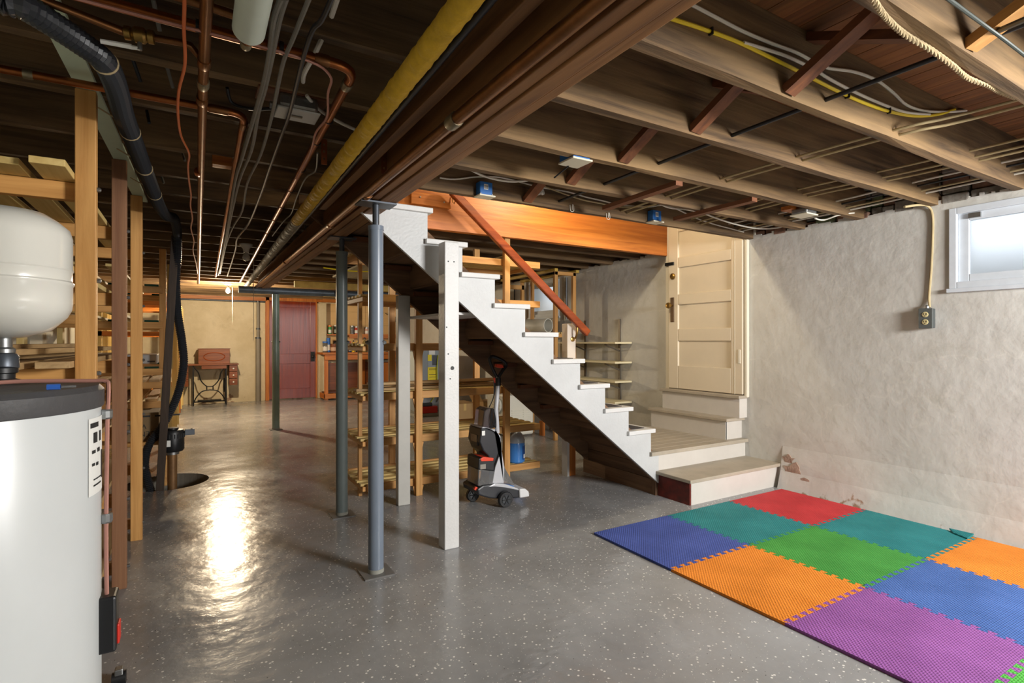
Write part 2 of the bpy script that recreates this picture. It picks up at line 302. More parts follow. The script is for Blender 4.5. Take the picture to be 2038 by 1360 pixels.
# ------------------------------------------------------------------ mesh builder
WL = {}
def V(*a): return Vector(a)
class MB:
    def __init__(s): s.v = []; s.f = []
    def add(s, vs, fs):
        k = len(s.v); s.v += [tuple(q) for q in vs]; s.f += [tuple(i + k for i in f) for f in fs]; return s
    def hexa(s, p):  # 8 points: bottom 0-3, top 4-7
        return s.add(p, [(3, 2, 1, 0), (4, 5, 6, 7), (0, 1, 5, 4), (1, 2, 6, 5), (2, 3, 7, 6), (3, 0, 4, 7)])
    def box(s, x0, x1, y0, y1, z0, z1):
        return s.hexa([(x0, y0, z0), (x1, y0, z0), (x1, y1, z0), (x0, y1, z0), (x0, y0, z1), (x1, y0, z1), (x1, y1, z1), (x0, y1, z1)])
    def beam(s, p, q, w, h, side=None):
        p = Vector(p); q = Vector(q); d = (q - p).normalized()
        sd = Vector(side) if side else d.cross(V(0, 0, 1))
        if sd.length < 1e-4: sd = V(1, 0, 0)
        sd = (sd - d * sd.dot(d)).normalized(); up = sd.cross(d).normalized()
        a, b = sd * w / 2, up * h / 2
        return s.hexa([p - a - b, p + a - b, q + a - b, q - a - b, p - a + b, p + a + b, q + a + b, q - a + b])
    def ring(s, c, ax, r, n):
        ax = Vector(ax).normalized(); t = V(0, 0, 1) if abs(ax.z) < 0.9 else V(1, 0, 0)
        a = ax.cross(t).normalized(); b = ax.cross(a).normalized()
        return [Vector(c) + a * (r * math.cos(2 * math.pi * i / n)) + b * (r * math.sin(2 * math.pi * i / n)) for i in range(n)]
    def cyl(s, p, q, r0, r1=None, n=16, caps=True):
        r1 = r0 if r1 is None else r1; p = Vector(p); q = Vector(q); ax = q - p
        vs = s.ring(p, ax, r0, n) + s.ring(q, ax, r1, n)
        fs = [(i, (i + 1) % n, n + (i + 1) % n, n + i) for i in range(n)]
        if caps: fs += [tuple(range(n - 1, -1, -1)), tuple(range(n, 2 * n))]
        return s.add(vs, fs)
    def tube(s, pts, r, n=8, caps=True):
        pts = [Vector(p) for p in pts]; m = len(pts); rr = r if isinstance(r, (list, tuple)) else [r] * m
        t0 = (pts[1] - pts[0]).normalized(); up = V(0, 0, 1) if abs(t0.z) < 0.9 else V(1, 0, 0)
        a = t0.cross(up).normalized(); vs = []
        for i in range(m):
            t = (pts[min(i + 1, m - 1)] - pts[max(i - 1, 0)]).normalized()
            a = (a - t * a.dot(t)).normalized(); b = t.cross(a)
            vs += [pts[i] + a * (rr[i] * math.cos(2 * math.pi * k / n)) + b * (rr[i] * math.sin(2 * math.pi * k / n)) for k in range(n)]
        fs = [(i * n + k, i * n + (k + 1) % n, (i + 1) * n + (k + 1) % n, (i + 1) * n + k) for i in range(m - 1) for k in range(n)]
        if caps: fs += [tuple(range(n - 1, -1, -1)), tuple(range((m - 1) * n, m * n))]
        return s.add(vs, fs)
    def lathe(s, prof, c, n=32, axis=(0, 0, 1)):
        ax = Vector(axis).normalized(); c = Vector(c); vs = []
        for (r, h) in prof: vs += s.ring(c + ax * h, ax, max(r, 1e-4), n)
        m = len(prof)
        fs = [(i * n + k, i * n + (k + 1) % n, (i + 1) * n + (k + 1) % n, (i + 1) * n + k) for i in range(m - 1) for k in range(n)]
        fs += [tuple(range(n - 1, -1, -1)), tuple(range((m - 1) * n, m * n))]
        return s.add(vs, fs)
    def prism(s, poly, ext):
        n = len(poly); e = Vector(ext); a = [Vector(p) for p in poly]
        return s.add(a + [p + e for p in a], [tuple(range(n - 1, -1, -1)), tuple(range(n, 2 * n))] + [(i, (i + 1) % n, n + (i + 1) % n, n + i) for i in range(n)])
    def build(s, name, mat, parent=None, label=None, cat=None, group=None, kind=None, smooth=False, bev=0, base=None):
        me = bpy.data.meshes.new(name); me.from_pydata(s.v, [], s.f); me.update()
        bm = bmesh.new(); bm.from_mesh(me); bmesh.ops.recalc_face_normals(bm, faces=bm.faces); bm.to_mesh(me); bm.free()
        me.materials.append(mat)
        if smooth:
            for p in me.polygons: p.use_smooth = True
            me.set_sharp_from_angle(angle=math.radians(38))
        o = bpy.data.objects.new(name, me); col.objects.link(o)
        if parent is not None:
            o.parent = parent; o.location = -WL[parent]; WL[o] = V(0, 0, 0)
        elif kind == 'structure' or base == 0:
            WL[o] = V(0, 0, 0)
        else:
            xs = [q[0] for q in s.v]; ys = [q[1] for q in s.v]; zs = [q[2] for q in s.v]
            L = V((min(xs) + max(xs)) / 2, (min(ys) + max(ys)) / 2, min(zs))
            me.transform(Matrix.Translation(-L)); o.location = L; WL[o] = L
        if bev:
            md = o.modifiers.new('bevel', 'BEVEL'); md.width = bev; md.segments = 2; md.limit_method = 'ANGLE'
        tag(o, label, cat, group, kind)
        return o
def tag(o, label=None, cat=None, group=None, kind=None):
    for k, v in (('label', label), ('category', cat), ('group', group), ('kind', kind)):
        if v: o[k] = v
    return o
def thing(name, label, cat, loc, group=None, kind=None):
    o = bpy.data.objects.new(name, None); col.objects.link(o); o.location = loc; o.empty_display_size = 0.1
    WL[o] = Vector(loc); return tag(o, label, cat, group, kind)
def box(*a): return MB().box(*a)
def smooth_path(pts, k=6):
    pts = [Vector(p) for p in pts]; out = []
    for i in range(len(pts) - 1):
        p0 = pts[max(i - 1, 0)]; p1 = pts[i]; p2 = pts[i + 1]; p3 = pts[min(i + 2, len(pts) - 1)]
        for j in range(k):
            t = j / k
            out.append(0.5 * ((2 * p1) + (-p0 + p2) * t + (2 * p0 - 5 * p1 + 4 * p2 - p3) * t * t + (-p0 + 3 * p1 - 3 * p2 + p3) * t ** 3))
    return out + [pts[-1]]
def prof(pts, Y, dY):  # outline in the plane Y, from pixels, given real thickness dY
    return MB().prism([P(u, v, Y=Y) for u, v in pts], (0, dY, 0))
def text_mesh(s, size, mat, parent, loc, rot, name='lettering'):
    cu = bpy.data.curves.new(name, 'FONT'); cu.body = s; cu.size = size; cu.align_x = 'CENTER'; cu.extrude = 0.0004
    t = bpy.data.objects.new(name + '_src', cu); col.objects.link(t)
    me = bpy.data.meshes.new_from_object(t.evaluated_get(bpy.context.evaluated_depsgraph_get()))
    bpy.data.objects.remove(t)
    me.transform(Matrix.Translation(Vector(loc)) @ Matrix(rot).to_4x4())
    me.materials.clear(); me.materials.append(mat)
    o = bpy.data.objects.new(name, me); col.objects.link(o); o.parent = parent; o.location = -WL[parent]; WL[o] = V(0, 0, 0)
    return o

# ================================================================== THE SETTING
XL, XR, YB, YF = -1.12, 4.10, -1.6, 11.70
JB, JT = 2.04, 2.31                     # joist bottoms and tops
# floor with the sump pit left open
pc, pr_ = V(-0.15, 5.33, 0), 0.30
fl = MB()
q0, q1, r0, r1 = pc.x - 0.4, pc.x + 0.4, pc.y - 0.4, pc.y + 0.4
for (a, b, c_, d) in ((XL - .3, XR + .3, YB - .3, r0), (XL - .3, XR + .3, r1, YF + .3), (XL - .3, q0, r0, r1), (q1, XR + .3, r0, r1)):
    fl.add([(a, c_, 0), (b, c_, 0), (b, d, 0), (a, d, 0)], [(0, 1, 2, 3)])
n = 48; ci = []; sq = []
for i in range(n):
    t = 2 * math.pi * (i + 0.5) / n; c_, s_ = math.cos(t), math.sin(t); k = 0.4 / max(abs(c_), abs(s_))
    ci.append((pc.x + pr_ * c_, pc.y + pr_ * s_, 0)); sq.append((pc.x + k * c_, pc.y + k * s_, 0))
fl.add(ci + sq, [(i, (i + 1) % n, n + (i + 1) % n, n + i) for i in range(n)])
for a, b in ((q0, r0), (q1, r0), (q1, r1), (q0, r1)):   # the four small corners of the square ring
    i1 = min(range(n), key=lambda i: (sq[i][0] - a) ** 2 + (sq[i][1] - b) ** 2)
    o_ = sorted(range(n), key=lambda i: (sq[i][0] - a) ** 2 + (sq[i][1] - b) ** 2)[:2]
    fl.add([sq[o_[0]], sq[o_[1]], (a, b, 0)], [(0, 1, 2)])
floor = fl.build('floor', M['floor'], kind='structure', label='grey epoxy floor with white flecks')
pit = MB().cyl((pc.x, pc.y, -0.45), (pc.x, pc.y, 0.0), pr_, n=48, caps=False)
pit.add([(pc.x + pr_ * math.cos(2 * math.pi * i / 48), pc.y + pr_ * math.sin(2 * math.pi * i / 48), -0.45) for i in range(48)], [tuple(range(48))])
pit.build('sump_pit', plain('pit_concrete', '#8f897c', 0.7, var=0.3, vscale=8), floor)

# right wall with two window openings
def wall_x(name, x0, x1, holes, z1, mat, ya=YB - .3, yb=YF + .3):
    m = MB(); y = ya
    for (h0, h1, z0, zz) in holes:
        m.box(x0, x1, y, h0, 0, z1); m.box(x0, x1, h0, h1, 0, z0); m.box(x0, x1, h0, h1, zz, z1); y = h1
    m.box(x0, x1, y, yb, 0, z1)
    return m.build(name, mat, kind='structure')
W1 = (0.66, 1.50, 1.50, 2.0); W2 = (5.66, 6.38, 1.50, 1.98)
wr = wall_x('wall_right', XR, XR + 0.3, [W1, W2], 2.045, M['wall_r'])
wl = MB().box(XL - .3, XL, YB - .3, YF + .3, 0, 2.045).build('wall_left', M['wall_l'], kind='structure')
wf = MB().box(XL - .3, XR + .3, YF, YF + .3, 0, 2.34).build('wall_far', M['wall_f'], kind='structure')
wb = MB().box(XL - .3, XR + .3, YB - .3, YB, 0, 2.34).build('wall_back', M['wall_l'], kind='structure')
# rubble masonry that shows above the plaster, between the joist ends
MB().box(XR + 0.10, XR + 0.3, YB - .3, YF + .3, 2.045, 2.34).build('masonry_backing', M['stone'], wr)
y = 0.72
while y < 2.86:
    L_ = R.uniform(0.07, 0.17); h = R.uniform(0.05, 0.085); z = 2.04
    while z < 2.28:
        h = R.uniform(0.05, 0.085); d_ = R.uniform(-0.008, 0.025)
        MB().box(XR + d_, XR + 0.14, y, y + L_ - 0.008, z, z + h - 0.007).build('brick', R.choice([M['stone'], M['stone'], M['stone2'], M['moss'] if R.random() < .4 else M['stone2']]), wr, bev=0.008)
        z += h
    y += L_
MB().box(XL - .3, XL - 0.08, YB - .3, YF + .3, 2.045, 2.34).build('masonry_backing', M['stone'], wl)
# torn plaster lip along the top of the right wall
m = MB(); y = 0.2
while y < 5.2:
    L_ = R.uniform(0.015, 0.05); h = R.uniform(0.004, 0.03)
    m.box(XR - 0.002, XR + R.uniform(0.02, .05), y, y + L_, 2.035, 2.045 + h); y += L_
m.build('plaster_lip', M['wall_r'], wr)
for (yc, zc, rr) in ((2.50, 0.15, .075), (2.40, 0.055, .06), (2.55, .23, .045), (2.30, .02, .05)):   # broken plaster foot beside the steps
    poly = [(XR - .006 - .045 * max(0.0, 1 - zc / .33), yc + rr * R.uniform(.55, 1.25) * math.cos(i * math.pi / 7), max(0.0, zc + rr * R.uniform(.55, 1.25) * math.sin(i * math.pi / 7))) for i in range(14)]
    MB().prism(poly, (.03, 0, 0)).build('broken_plaster', plain('bare_plaster', '#b7a08e', .9, hex2='#8d7464', vscale=25, bump=.5), wr)

MB().prism([(XR - .075, YB, 0), (XR + .05, YB, 0), (XR + .05, YB, .33), (XR - .001, YB, .33), (XR - .03, YB, .14)], (0, 2.61 - YB, 0)).build('plaster_foot', M['wall_r'], wr)

# ceiling: subfloor boards on joists
OX0, OY0, OY1 = 0.78, 2.92, 3.80        # stair opening
ce = MB()
for a, b, c_, d in ((XL - .3, XR + .3, YB - .3, OY0), (XL - .3, OX0, OY0, OY1), (XL - .3, XR + .3, OY1 + .05, YF + .3), (XL - .3, OX0, OY1, OY1 + .05)):
    ce.box(a, b, c_, d, JT + 0.022, JT + 0.06)
ceil = ce.build('ceiling', wood('subfloor', 'y'), kind='structure')
x = XL - 0.05
while x < XR + 0.05:
    segs = [(YB, YF)] if x < OX0 - 0.05 else [(YB, OY0 - 0.003), (OY1 + 0.05, YF)]
    for (a, b) in segs:
        MB().box(x, x + 0.093, a, b, JT + R.uniform(0, 0.002), JT + 0.022).build('floorboard', wood('subfloor', 'y'), ceil)
    x += 0.096
yr = [-1.15, -0.72, -0.30, 0.17, 0.735, 1.19, 1.605, 2.045, 2.47, 2.92]
yl = [-1.15, -0.72, -0.30, 0.17, 0.74, 1.20, 1.63, 2.035, 2.43, 2.91, 3.38]
def rough_beam(x0, x1, y0, y1, z0, z1, wob=0.004, seg=10):
    m = MB(); vs = []; fs = []
    for i in range(seg + 1):
        X = x0 + (x1 - x0) * i / seg; a = [R.uniform(-wob, wob) for _ in range(4)]
        vs += [(X, y0 + a[0], z0 + a[1]), (X, y1 + a[2], z0 + a[3]), (X, y1, z1), (X, y0, z1)]
    for i in range(seg):
        for k in range(4): fs.append((i * 4 + k, i * 4 + (k + 1) % 4, i * 4 + 4 + (k + 1) % 4, i * 4 + 4 + k))
    fs += [(3, 2, 1, 0), tuple(seg * 4 + k for k in range(4))]
    return m.add(vs, fs)
for yf in yr: rough_beam(0.82, XR + 0.13, yf - 0.045, yf, JB, JT).build('joist', wood('joist', 'x'), ceil)
y = 4.25
while y < YF: rough_beam(0.82, XR + 0.13, y - 0.045, y, JB, JT).build('joist', wood('joist', 'x'), ceil); y += 0.43
for yf in yl: rough_beam(XL - 0.06, 0.86 if yf < 2.9 else 0.80, yf - 0.045, yf, JB, JT).build('joist', wood('joist', 'x'), ceil)
y = 3.81
while y < YF: rough_beam(XL - 0.06, 0.86, y - 0.045, y, JB, JT).build('joist', wood('joist', 'x'), ceil); y += 0.43
# the light trimmer on the far side of the stair opening, with its short nailing block
tr = rough_beam(0.82, XR + 0.02, 3.80, 3.85, 2.02, 2.31, 0.003).build('trimmer_beam', wood('orange', 'x'), ceil)
box(1.40, 1.72, 3.778, 3.80, 2.185, 2.275).build('nailing_block', wood('orange', 'x'), ceil, bev=.004)
for x, z in ((1.47, 2.24), (1.66, 2.225)): MB().cyl((x, 3.772, z), (x, 3.78, z), .006, n=8).build('nail', M['steel'], ceil)
MB().tube([(1.725, 3.77, 2.275), (1.725, 3.765, 2.235), (1.735, 3.755, 2.22), (1.742, 3.75, 2.245)], .004, 6).build('cup_hook', M['brass'], ceil)
# bridging between the right-hand joists
for i in range(4, 9):
    ya, yb = yr[i], yr[i + 1] - 0.045
    MB().beam((1.80 + .03, yb, JB + 0.02), (1.86, ya, JT - 0.03), 0.062, 0.03, side=(1, 0, 0)).build('bridging', wood('bridge', 'y'), ceil)
    MB().beam((1.93, ya, JB + 0.05), (1.97, yb, JT - 0.02), 0.055, 0.03, side=(1, 0, 0)).build('bridging', wood('bridge', 'y'), ceil)
MB().beam((1.96, 0.17, JT - .05), (2.02, 0.69, JB + .02), 0.062, 0.03, side=(1, 0, 0)).build('bridging', wood('pine', 'y'), ceil)
for a, b in (((2.30, 2.675, 2.028), (2.28, 2.045, 2.028)), ((2.93, 2.66, 2.028), (2.93, 2.045, 2.028))):
    MB().beam(a, b, 0.05, 0.026, side=(1, 0, 0)).build('bridging_stick', wood('bridge', 'y'), ceil)

# girder of three planks, with a ledger
gd = thing('girder', 'built-up brown wooden girder carried by the steel columns', None, (0.84, 0, 1.87), kind='structure')
for a, b, z in ((0.775, 0.814, 1.875), (0.817, 0.866, 1.868), (0.868, 0.905, 1.871)):
    MB().box(a, b, YB, 7.72, z, 2.04).build('plank', wood('girder', 'y'), gd, bev=.003)
MB().box(0.655, 0.695, YB, 3.3, 1.945, 2.04).build('ledger', wood('girder', 'y'), gd, bev=.003)
# upper stairwell, closed round the stair lamp
m = MB()
m.box(0.70, XR + .3, OY0 - .06, OY0 - 0.02, JT + .06, 4.7); m.box(0.70, XR + .3, OY1 + .06, OY1 + .10, JT + .06, 4.7)
m.box(0.66, 0.70, OY0 - .06, OY1 + .1, JT + .06, 4.7); m.box(XR, XR + .3, OY0 - .06, OY1 + .1, 2.045, 4.7); m.box(0.66, XR + .3, OY0 - .06, OY1 + .1, 4.7, 4.74)
m.build('wall_stairwell', M['cream'], kind='structure')

# windows -----------------------------------------------------------
def window(name, y0, y1, z0, z1):
    t = thing(name, None, None, (XR, (y0 + y1) / 2, z0), kind='structure')
    x0 = XR - 0.012
    def frame(nm, a, b, c_, d, wd, xa, xb, mt):
        m = MB(); m.box(xa, xb, a, a + wd, c_, d); m.box(xa, xb, b - wd, b, c_, d); m.box(xa, xb, a + wd, b - wd, c_, c_ + wd); m.box(xa, xb, a + wd, b - wd, d - wd, d)
        return m.build(nm, mt, t, bev=.003)
    frame('casing', y0, y1, z0, z1, 0.04, x0, XR + .06, M['winpaint'])
    frame('sash', y0 + .04, y1 - .04, z0 + .03, z1 - .03, 0.055, XR + .012, XR + .05, M['winpaint'])
    MB().box(XR + .028, XR + .034, y0 + .09, y1 - .09, z0 + .08, z1 - .08).build('pane', M['glass'], t)
    for f in (0.18, 0.85):
        MB().box(XR - .004, XR + .014, y0 + (y1 - y0) * f - .03, y0 + (y1 - y0) * f + .03, z1 - .075, z1 - .045).build('hinge', M['steel'], t)
    MB().box(x0 - .012, XR + .02, y0 - .02, y1 + .01, z0 - .025, z0).build('sill', M['winpaint'], t, bev=.003)
    return t
M['winpaint'] = plain('window_paint', '#d4dbe2', .45, var=.08, vscale=12)
window('window_1', W1[0], W1[1], W1[2], W1[3]); window('window_2', W2[0], W2[1], W2[2], W2[3])
# what the windows look out on: a wall of light well stones and shrubs
MB().box(5.6, 5.7, -1.5, 9, 0.6, 1.9).build('light_well', plain('light_well_stone', '#aeb2b4', .9, hex2='#80766c', vscale=3), kind='structure')

# painted door above the landing ------------------------------------
d1 = thing('door_1', 'cream painted five-panel door at the head of the landing steps', None, (XR - .03, 3.36, .715), kind='structure')
dy0, dy1, dz0, dz1 = 2.945, 3.775, 0.715, 2.70
pz = [(0.937, 1.175), (1.291, 1.524), (1.626, 1.883), (1.98, 2.23), (2.32, 2.57)]; pa, pb = 3.06, 3.655
m = MB(); m.box(XR - .045, XR - .005, dy0, pa, dz0, dz1); m.box(XR - .045, XR - .005, pb, dy1, dz0, dz1)
zz = [dz0] + [q for p in pz for q in p] + [dz1]
for i in range(0, len(zz), 2): m.box(XR - .045, XR - .005, pa, pb, zz[i], zz[i + 1])
m.build('door_leaf', M['doorpaint'] if 'doorpaint' in M else plain('door_paint', '#e0d3bb', .4, var=.05, vscale=3), d1, bev=.006)
for a, b in pz: MB().box(XR - .028, XR - .008, pa - .005, pb + .005, a - .005, b + .005).build('door_panel', plain('door_paint', '#e0d3bb', .4), d1)
m = MB(); m.box(XR - .035, XR, dy1, dy1 + .045, dz0 - .02, 2.75); m.box(XR - .035, XR, dy0 - .035, dy0 - .008, dz0 - .02, 2.75)
m.build('door_jamb', M['cream'], d1, bev=.004)
lp = MB().box(XR - .052, XR - .044, 3.70, 3.745, 1.36, 1.60).build('lock_plate', plain('bronze_plate', '#5d4a36', .4, .7), d1, bev=.003)
MB().lathe([(.009, 0), (.009, .03), (.024, .036), (.03, .05), (.026, .066), (.004, .072)], (XR - .05, 3.722, 1.52), 16, (-1, 0, 0)).build('knob', M['brass'], lp, smooth=True)
MB().lathe([(.03, 0), (.03, .012), (.022, .02), (.008, .022)], (XR - .045, 3.715, 1.805), 16, (-1, 0, 0)).build('deadbolt', M['brass'], d1, smooth=True)
MB().box(XR - .06, XR - .045, 3.70, 3.81, 1.915, 1.945).build('slide_bolt', M['iron'], d1, bev=.003)
MB().box(XR - .05, XR - .02, dy0 + .02, dy0 + .045, .98, 1.10).build('hinge', M['cream'], d1, bev=.004)
for y0 in (2.98,): MB().box(XR - .047, XR - .044, dy0 + .075, dy0 + .08, dz0, dz1).build('seam', M['cream'], d1)

# red door in the far wall -------------------------------------------
d2 = thing('door_2', 'red-brown two-panel door with orange frame in the far wall', None, (1.8, YF, 0), kind='structure')
a, b = 1.37, 2.25
m = MB(); Y0, Y1 = YF - .045, YF - .005
m.box(a, a + .11, Y0, Y1, .02, 1.98); m.box(b - .11, b, Y0, Y1, .02, 1.98); m.box(a + .11, b - .11, Y0, Y1, .02, .22); m.box(a + .11, b - .11, Y0, Y1, .72, .92); m.box(a + .11, b - .11, Y0, Y1, 1.86, 1.98)
m.build('door_leaf', wood('reddoor', 'z'), d2, bev=.004)
for z0, z1 in ((.215, .725), (.915, 1.865)): MB().box(a + .1, b - .1, Y0 + .018, Y1, z0, z1).build('door_panel', wood('reddoor', 'z'), d2)
m = MB(); m.box(a - .07, a, YF - .06, YF, 0, 2.06); m.box(a - .07, 2.98, YF - .06, YF, 1.985, 2.06); m.box(b, b + .03, YF - .05, YF, 0, 1.985)
m.build('door_frame', wood('orange', 'z'), d2, bev=.004)
MB().lathe([(.01, 0), (.01, .03), (.028, .04), (.03, .06), (.01, .068)], (b - .06, Y0, .86), 14, (0, -1, 0)).build('knob', M['iron'], d2, smooth=True)
MB().box(b - .1, b - .02, Y0 - .012, Y0, .76, .96).build('rim_lock', M['iron'], d2, bev=.003)
box(b + .03, b + .19, YF - .18, YF, 0, 1.96).build('pilaster', M['wall_f'], wf, bev=.01)

# ================================================================== STAIR
def nose(k): return 1.216 + 0.2235 * (k - 1), 1.944 - 0.1785 * (k - 1)
st = thing('staircase', 'grey-white painted wooden stair with open dark underside and nine treads', 'staircase', (2.0, 3.37, 0))
YN, YFR = 2.95, 3.80
low = lambda X: 1.881 - 0.79 * (X - 0.799)
pts = [(0.80, low(0.80)), (3.06, low(3.06)), (3.06, 0.33), (2.98, 0.33)]
for k in range(9, 0, -1):
    xn, zn = nose(k); pts += [(xn - 0.025, zn - 0.03), (nose(k - 1)[0] - 0.025, zn - 0.03)]
pts = [p for p in pts if p[0] >= 0.80] 
pts += [(0.965, 2.03), (0.91, 2.03), (0.91, 1.90), (0.80, 1.90)]
def clean(ps):
    o = []
    for p in ps:
        if not o or (abs(p[0] - o[-1][0]) + abs(p[1] - o[-1][1])) > 1e-4: o.append(p)
    return o
pts = clean(pts)
MB().prism([(x, YN - .004, z) for x, z in pts], (0, 0.022, 0)).build('side_panel', M['panelgrey'] if 'panelgrey' in M else plain('grey_white_paint', '#c6c8c8', .45, var=.1, vscale=4, bump=.15, bscale=70), st)
# structural stringers behind
for (y0, y1) in ((2.972, 3.01), (3.762, 3.80)):
    lw = lambda X: 1.861 - 0.807 * (X - 0.881)
    xa = 0.80 if y0 < 3.5 else 0.62
    q = [(xa, lw(xa)), (3.04, lw(3.04)), (3.04, .33), (2.95, .40), (0.95, 2.02)] + ([(xa, 2.02)] if y0 < 3.5 else [(0.74, 2.19), (xa, 2.19)])
    if y0 < 3.5: q = [(x, z - .004) for x, z in q[:2]] + q[2:]
    else: q = [(xa, lw(xa)), (3.04, lw(3.04)), (3.04, .33), (2.975, .33)] + [p for k in range(9, 0, -1) for p in ((nose(k)[0] - .034, nose(k)[1] - .031), (nose(k - 1)[0] - .034, nose(k)[1] - .031))] + [(0.955, 2.08), (0.80, 2.19), (xa, 2.19)]
    MB().prism([(x, y0, z) for x, z in q], (0, y1 - y0, 0)).build('stringer', wood('stringer', 'x'), st)
for k in range(1, 10):
    xn, zn = nose(k); xb = nose(k - 1)[0] - 0.03
    x0 = xb - 0.012
    if k == 1: x0 = 0.95
    td = MB().box(x0, xn, YN - 0.03, 3.80, zn - 0.03, zn).build('tread', M['white'], st, bev=.004)
    if k >= 4: MB().box(xb + .02, xn - 0.06, YN + 0.03, 3.74, zn, zn + 0.005).build('tread_mat', M['mat_rubber'], td)
    MB().box(xn - 0.032, xn - 0.018, YN + .018, 3.80, zn - 0.1785 + 0.0, zn - 0.03).build('riser', M['white'] if k < 20 else M['white'], st)
    MB().box(x0, xn - .034, YN + .06, 3.762, zn - 0.040, zn - 0.0305).build('tread_underside', wood('stringer', 'y'), st)
    MB().box(xn - .054, xn - .0325, YN + .06, 3.762, zn - 0.1785 - .03, zn - 0.031).build('riser_back', wood('stringer', 'y'), st)
    if k < 9:   # cleat under each tread on the inner face of the far stringer
        MB().box(xb + .0, xn - .06, 3.715, 3.762, zn - .085, zn - .055).build('cleat', wood('bridge', 'x'), st)
box(0.78, 0.985, YN - .03, 3.80, 2.085, 2.122).build('tread', M['white'], st, bev=.006)
MB().box(0.955, 0.97, YN + .018, 3.80, 1.93, 2.085).build('riser', M['white'], st)
# white board carried between the posts under the stair
box(1.368, 1.72, 3.02, 3.80, 1.335, 1.35).build('under_board', M['white'], st)
# landing and steps -------------------------------------------------------------
ld = thing('landing', 'tan topped stair landing with grey-white riser beside the wall', 'landing', (3.55, 3.38, 0))
x = 2.975; k = 0
y = YN - 0.03
while y < 3.86:
    MB().box(2.965 if y < 3.0 else 2.985, XR, y, min(y + 0.098, 3.87), .312, .34).build('board', M['steptop'], ld, bev=.002); y += 0.1
box(3.05, XR, 2.952, 2.972, 0.15, .312).build('riser', M['stepwhite'], ld)
z = 0.0
for i, h in enumerate((0.12, .10, .092)):
    MB().box(3.045, 3.065, 2.985, 3.84, z, z + h - .004).build('side_board', wood('stringer', 'y'), ld); z += h
box(3.04, 3.085, 2.96, 3.0, 0, .31).build('corner_post', wood('stringer', 'z'), ld)
s1 = thing('bottom_step', 'low box step with worn red side standing below the landing', 'step', (3.57, 2.79, 0))
box(3.075, XR, 2.65, 2.67, 0, .165).build('riser', M['stepwhite'], s1)
box(3.06, 3.076, 2.65, 2.955, 0, .165).build('red_side', M['redpaint'], s1)
box(3.03, XR, 2.615, 2.955, .165, .19).build('tread', M['steptop'], s1, bev=.004)
s2 = thing('door_step', 'grey-white box step on the landing below the cream door', 'step', (3.98, 3.4, .34))
box(3.89, XR, 2.985, 3.005, .34, .495).build('end_board', M['stepwhite'], s2)
box(3.885, 3.90, 2.985, 3.84, .34, .495).build('riser', M['stepwhite'], s2)
box(3.862, XR, 2.955, 3.86, .495, .52).build('tread', M['steptop'], s2, bev=.004)
s3 = thing('threshold_step', 'narrow grey-white top step forming the threshold of the cream door', 'step', (4.05, 3.36, .52))
box(4.0, XR, 2.935, 3.80, .52, .685).build('riser', M['stepwhite'], s3)
box(3.975, XR, 2.92, 3.82, .685, .71).build('tread', M['steptop'], s3, bev=.004)
# handrail and newel
hr = thing('handrail', 'varnished reddish wooden handrail slanting along the far side of the stair', 'handrail', (2.4, 3.7, 1.2))
MB().beam((1.69, 3.70, 2.295), (2.985, 3.70, 1.238), 0.045, 0.065, side=(0, 1, 0)).build('rail', wood('rail', 'x'), hr, bev=.01)
MB().tube(smooth_path([(2.87, 3.76, 1.20), (2.87, 3.73, 1.20), (2.87, 3.705, 1.24), (2.87, 3.70, 1.29)], 4), .008, 8).build('bracket', M['brass'], hr, smooth=True)
MB().lathe([(.022, 0), (.022, .006), (.01, .01)], (2.87, 3.768, 1.19), 12, (0, -1, 0)).build('bracket_rose', M['brass'], hr)
nw = thing('newel_post', 'pale painted newel post carrying the lower end of the handrail', 'post', (2.86, 3.81, 0))
box(2.815, 2.905, 3.768, 3.85, 0.34, 1.325).build('upper_post', plain('pinkish_paint', '#d9cdbf', .5, var=.08), nw, bev=.004)
box(2.835, 2.905, 3.768, 3.85, 0, .36).build('foot_post', wood('orange', 'z'), nw, bev=.004)
box(2.815, 2.836, 3.768, 3.85, 0, .36).build('foot_cheek', M['white'], nw)

# white timber posts
p = MB().box(1.228, 1.318, 2.785, 2.945, 0, 1.733)
p = MB().box(1.228, 1.318, 2.785, 2.875, 0, 1.733)
wp = p.build('timber_post', M['white'], label='white painted timber post under the second stair tread', cat='post', group='white timber posts', bev=.006)
MB().cyl((1.275, 2.783, 1.02), (1.275, 2.787, 1.02), .011, n=12).build('knot_hole', M['iron'], wp)
for x, z in ((1.25, 1.62), (1.285, 1.62), (1.25, 1.10), (1.262, .96), (1.24, 1.25)): MB().cyl((x, 2.783, z), (x, 2.787, z), .004, n=6).build('nail_hole', M['iron'], wp)
box(1.275, 1.365, 3.70, 3.76, 0, 1.50).build('timber_post', plain('grey_white_paint2', '#bdbbb4', .5, var=.12, vscale=5), label='greyish white timber post under the far stringer, beside the slatted rack', cat='post', group='white timber posts', bev=.006)

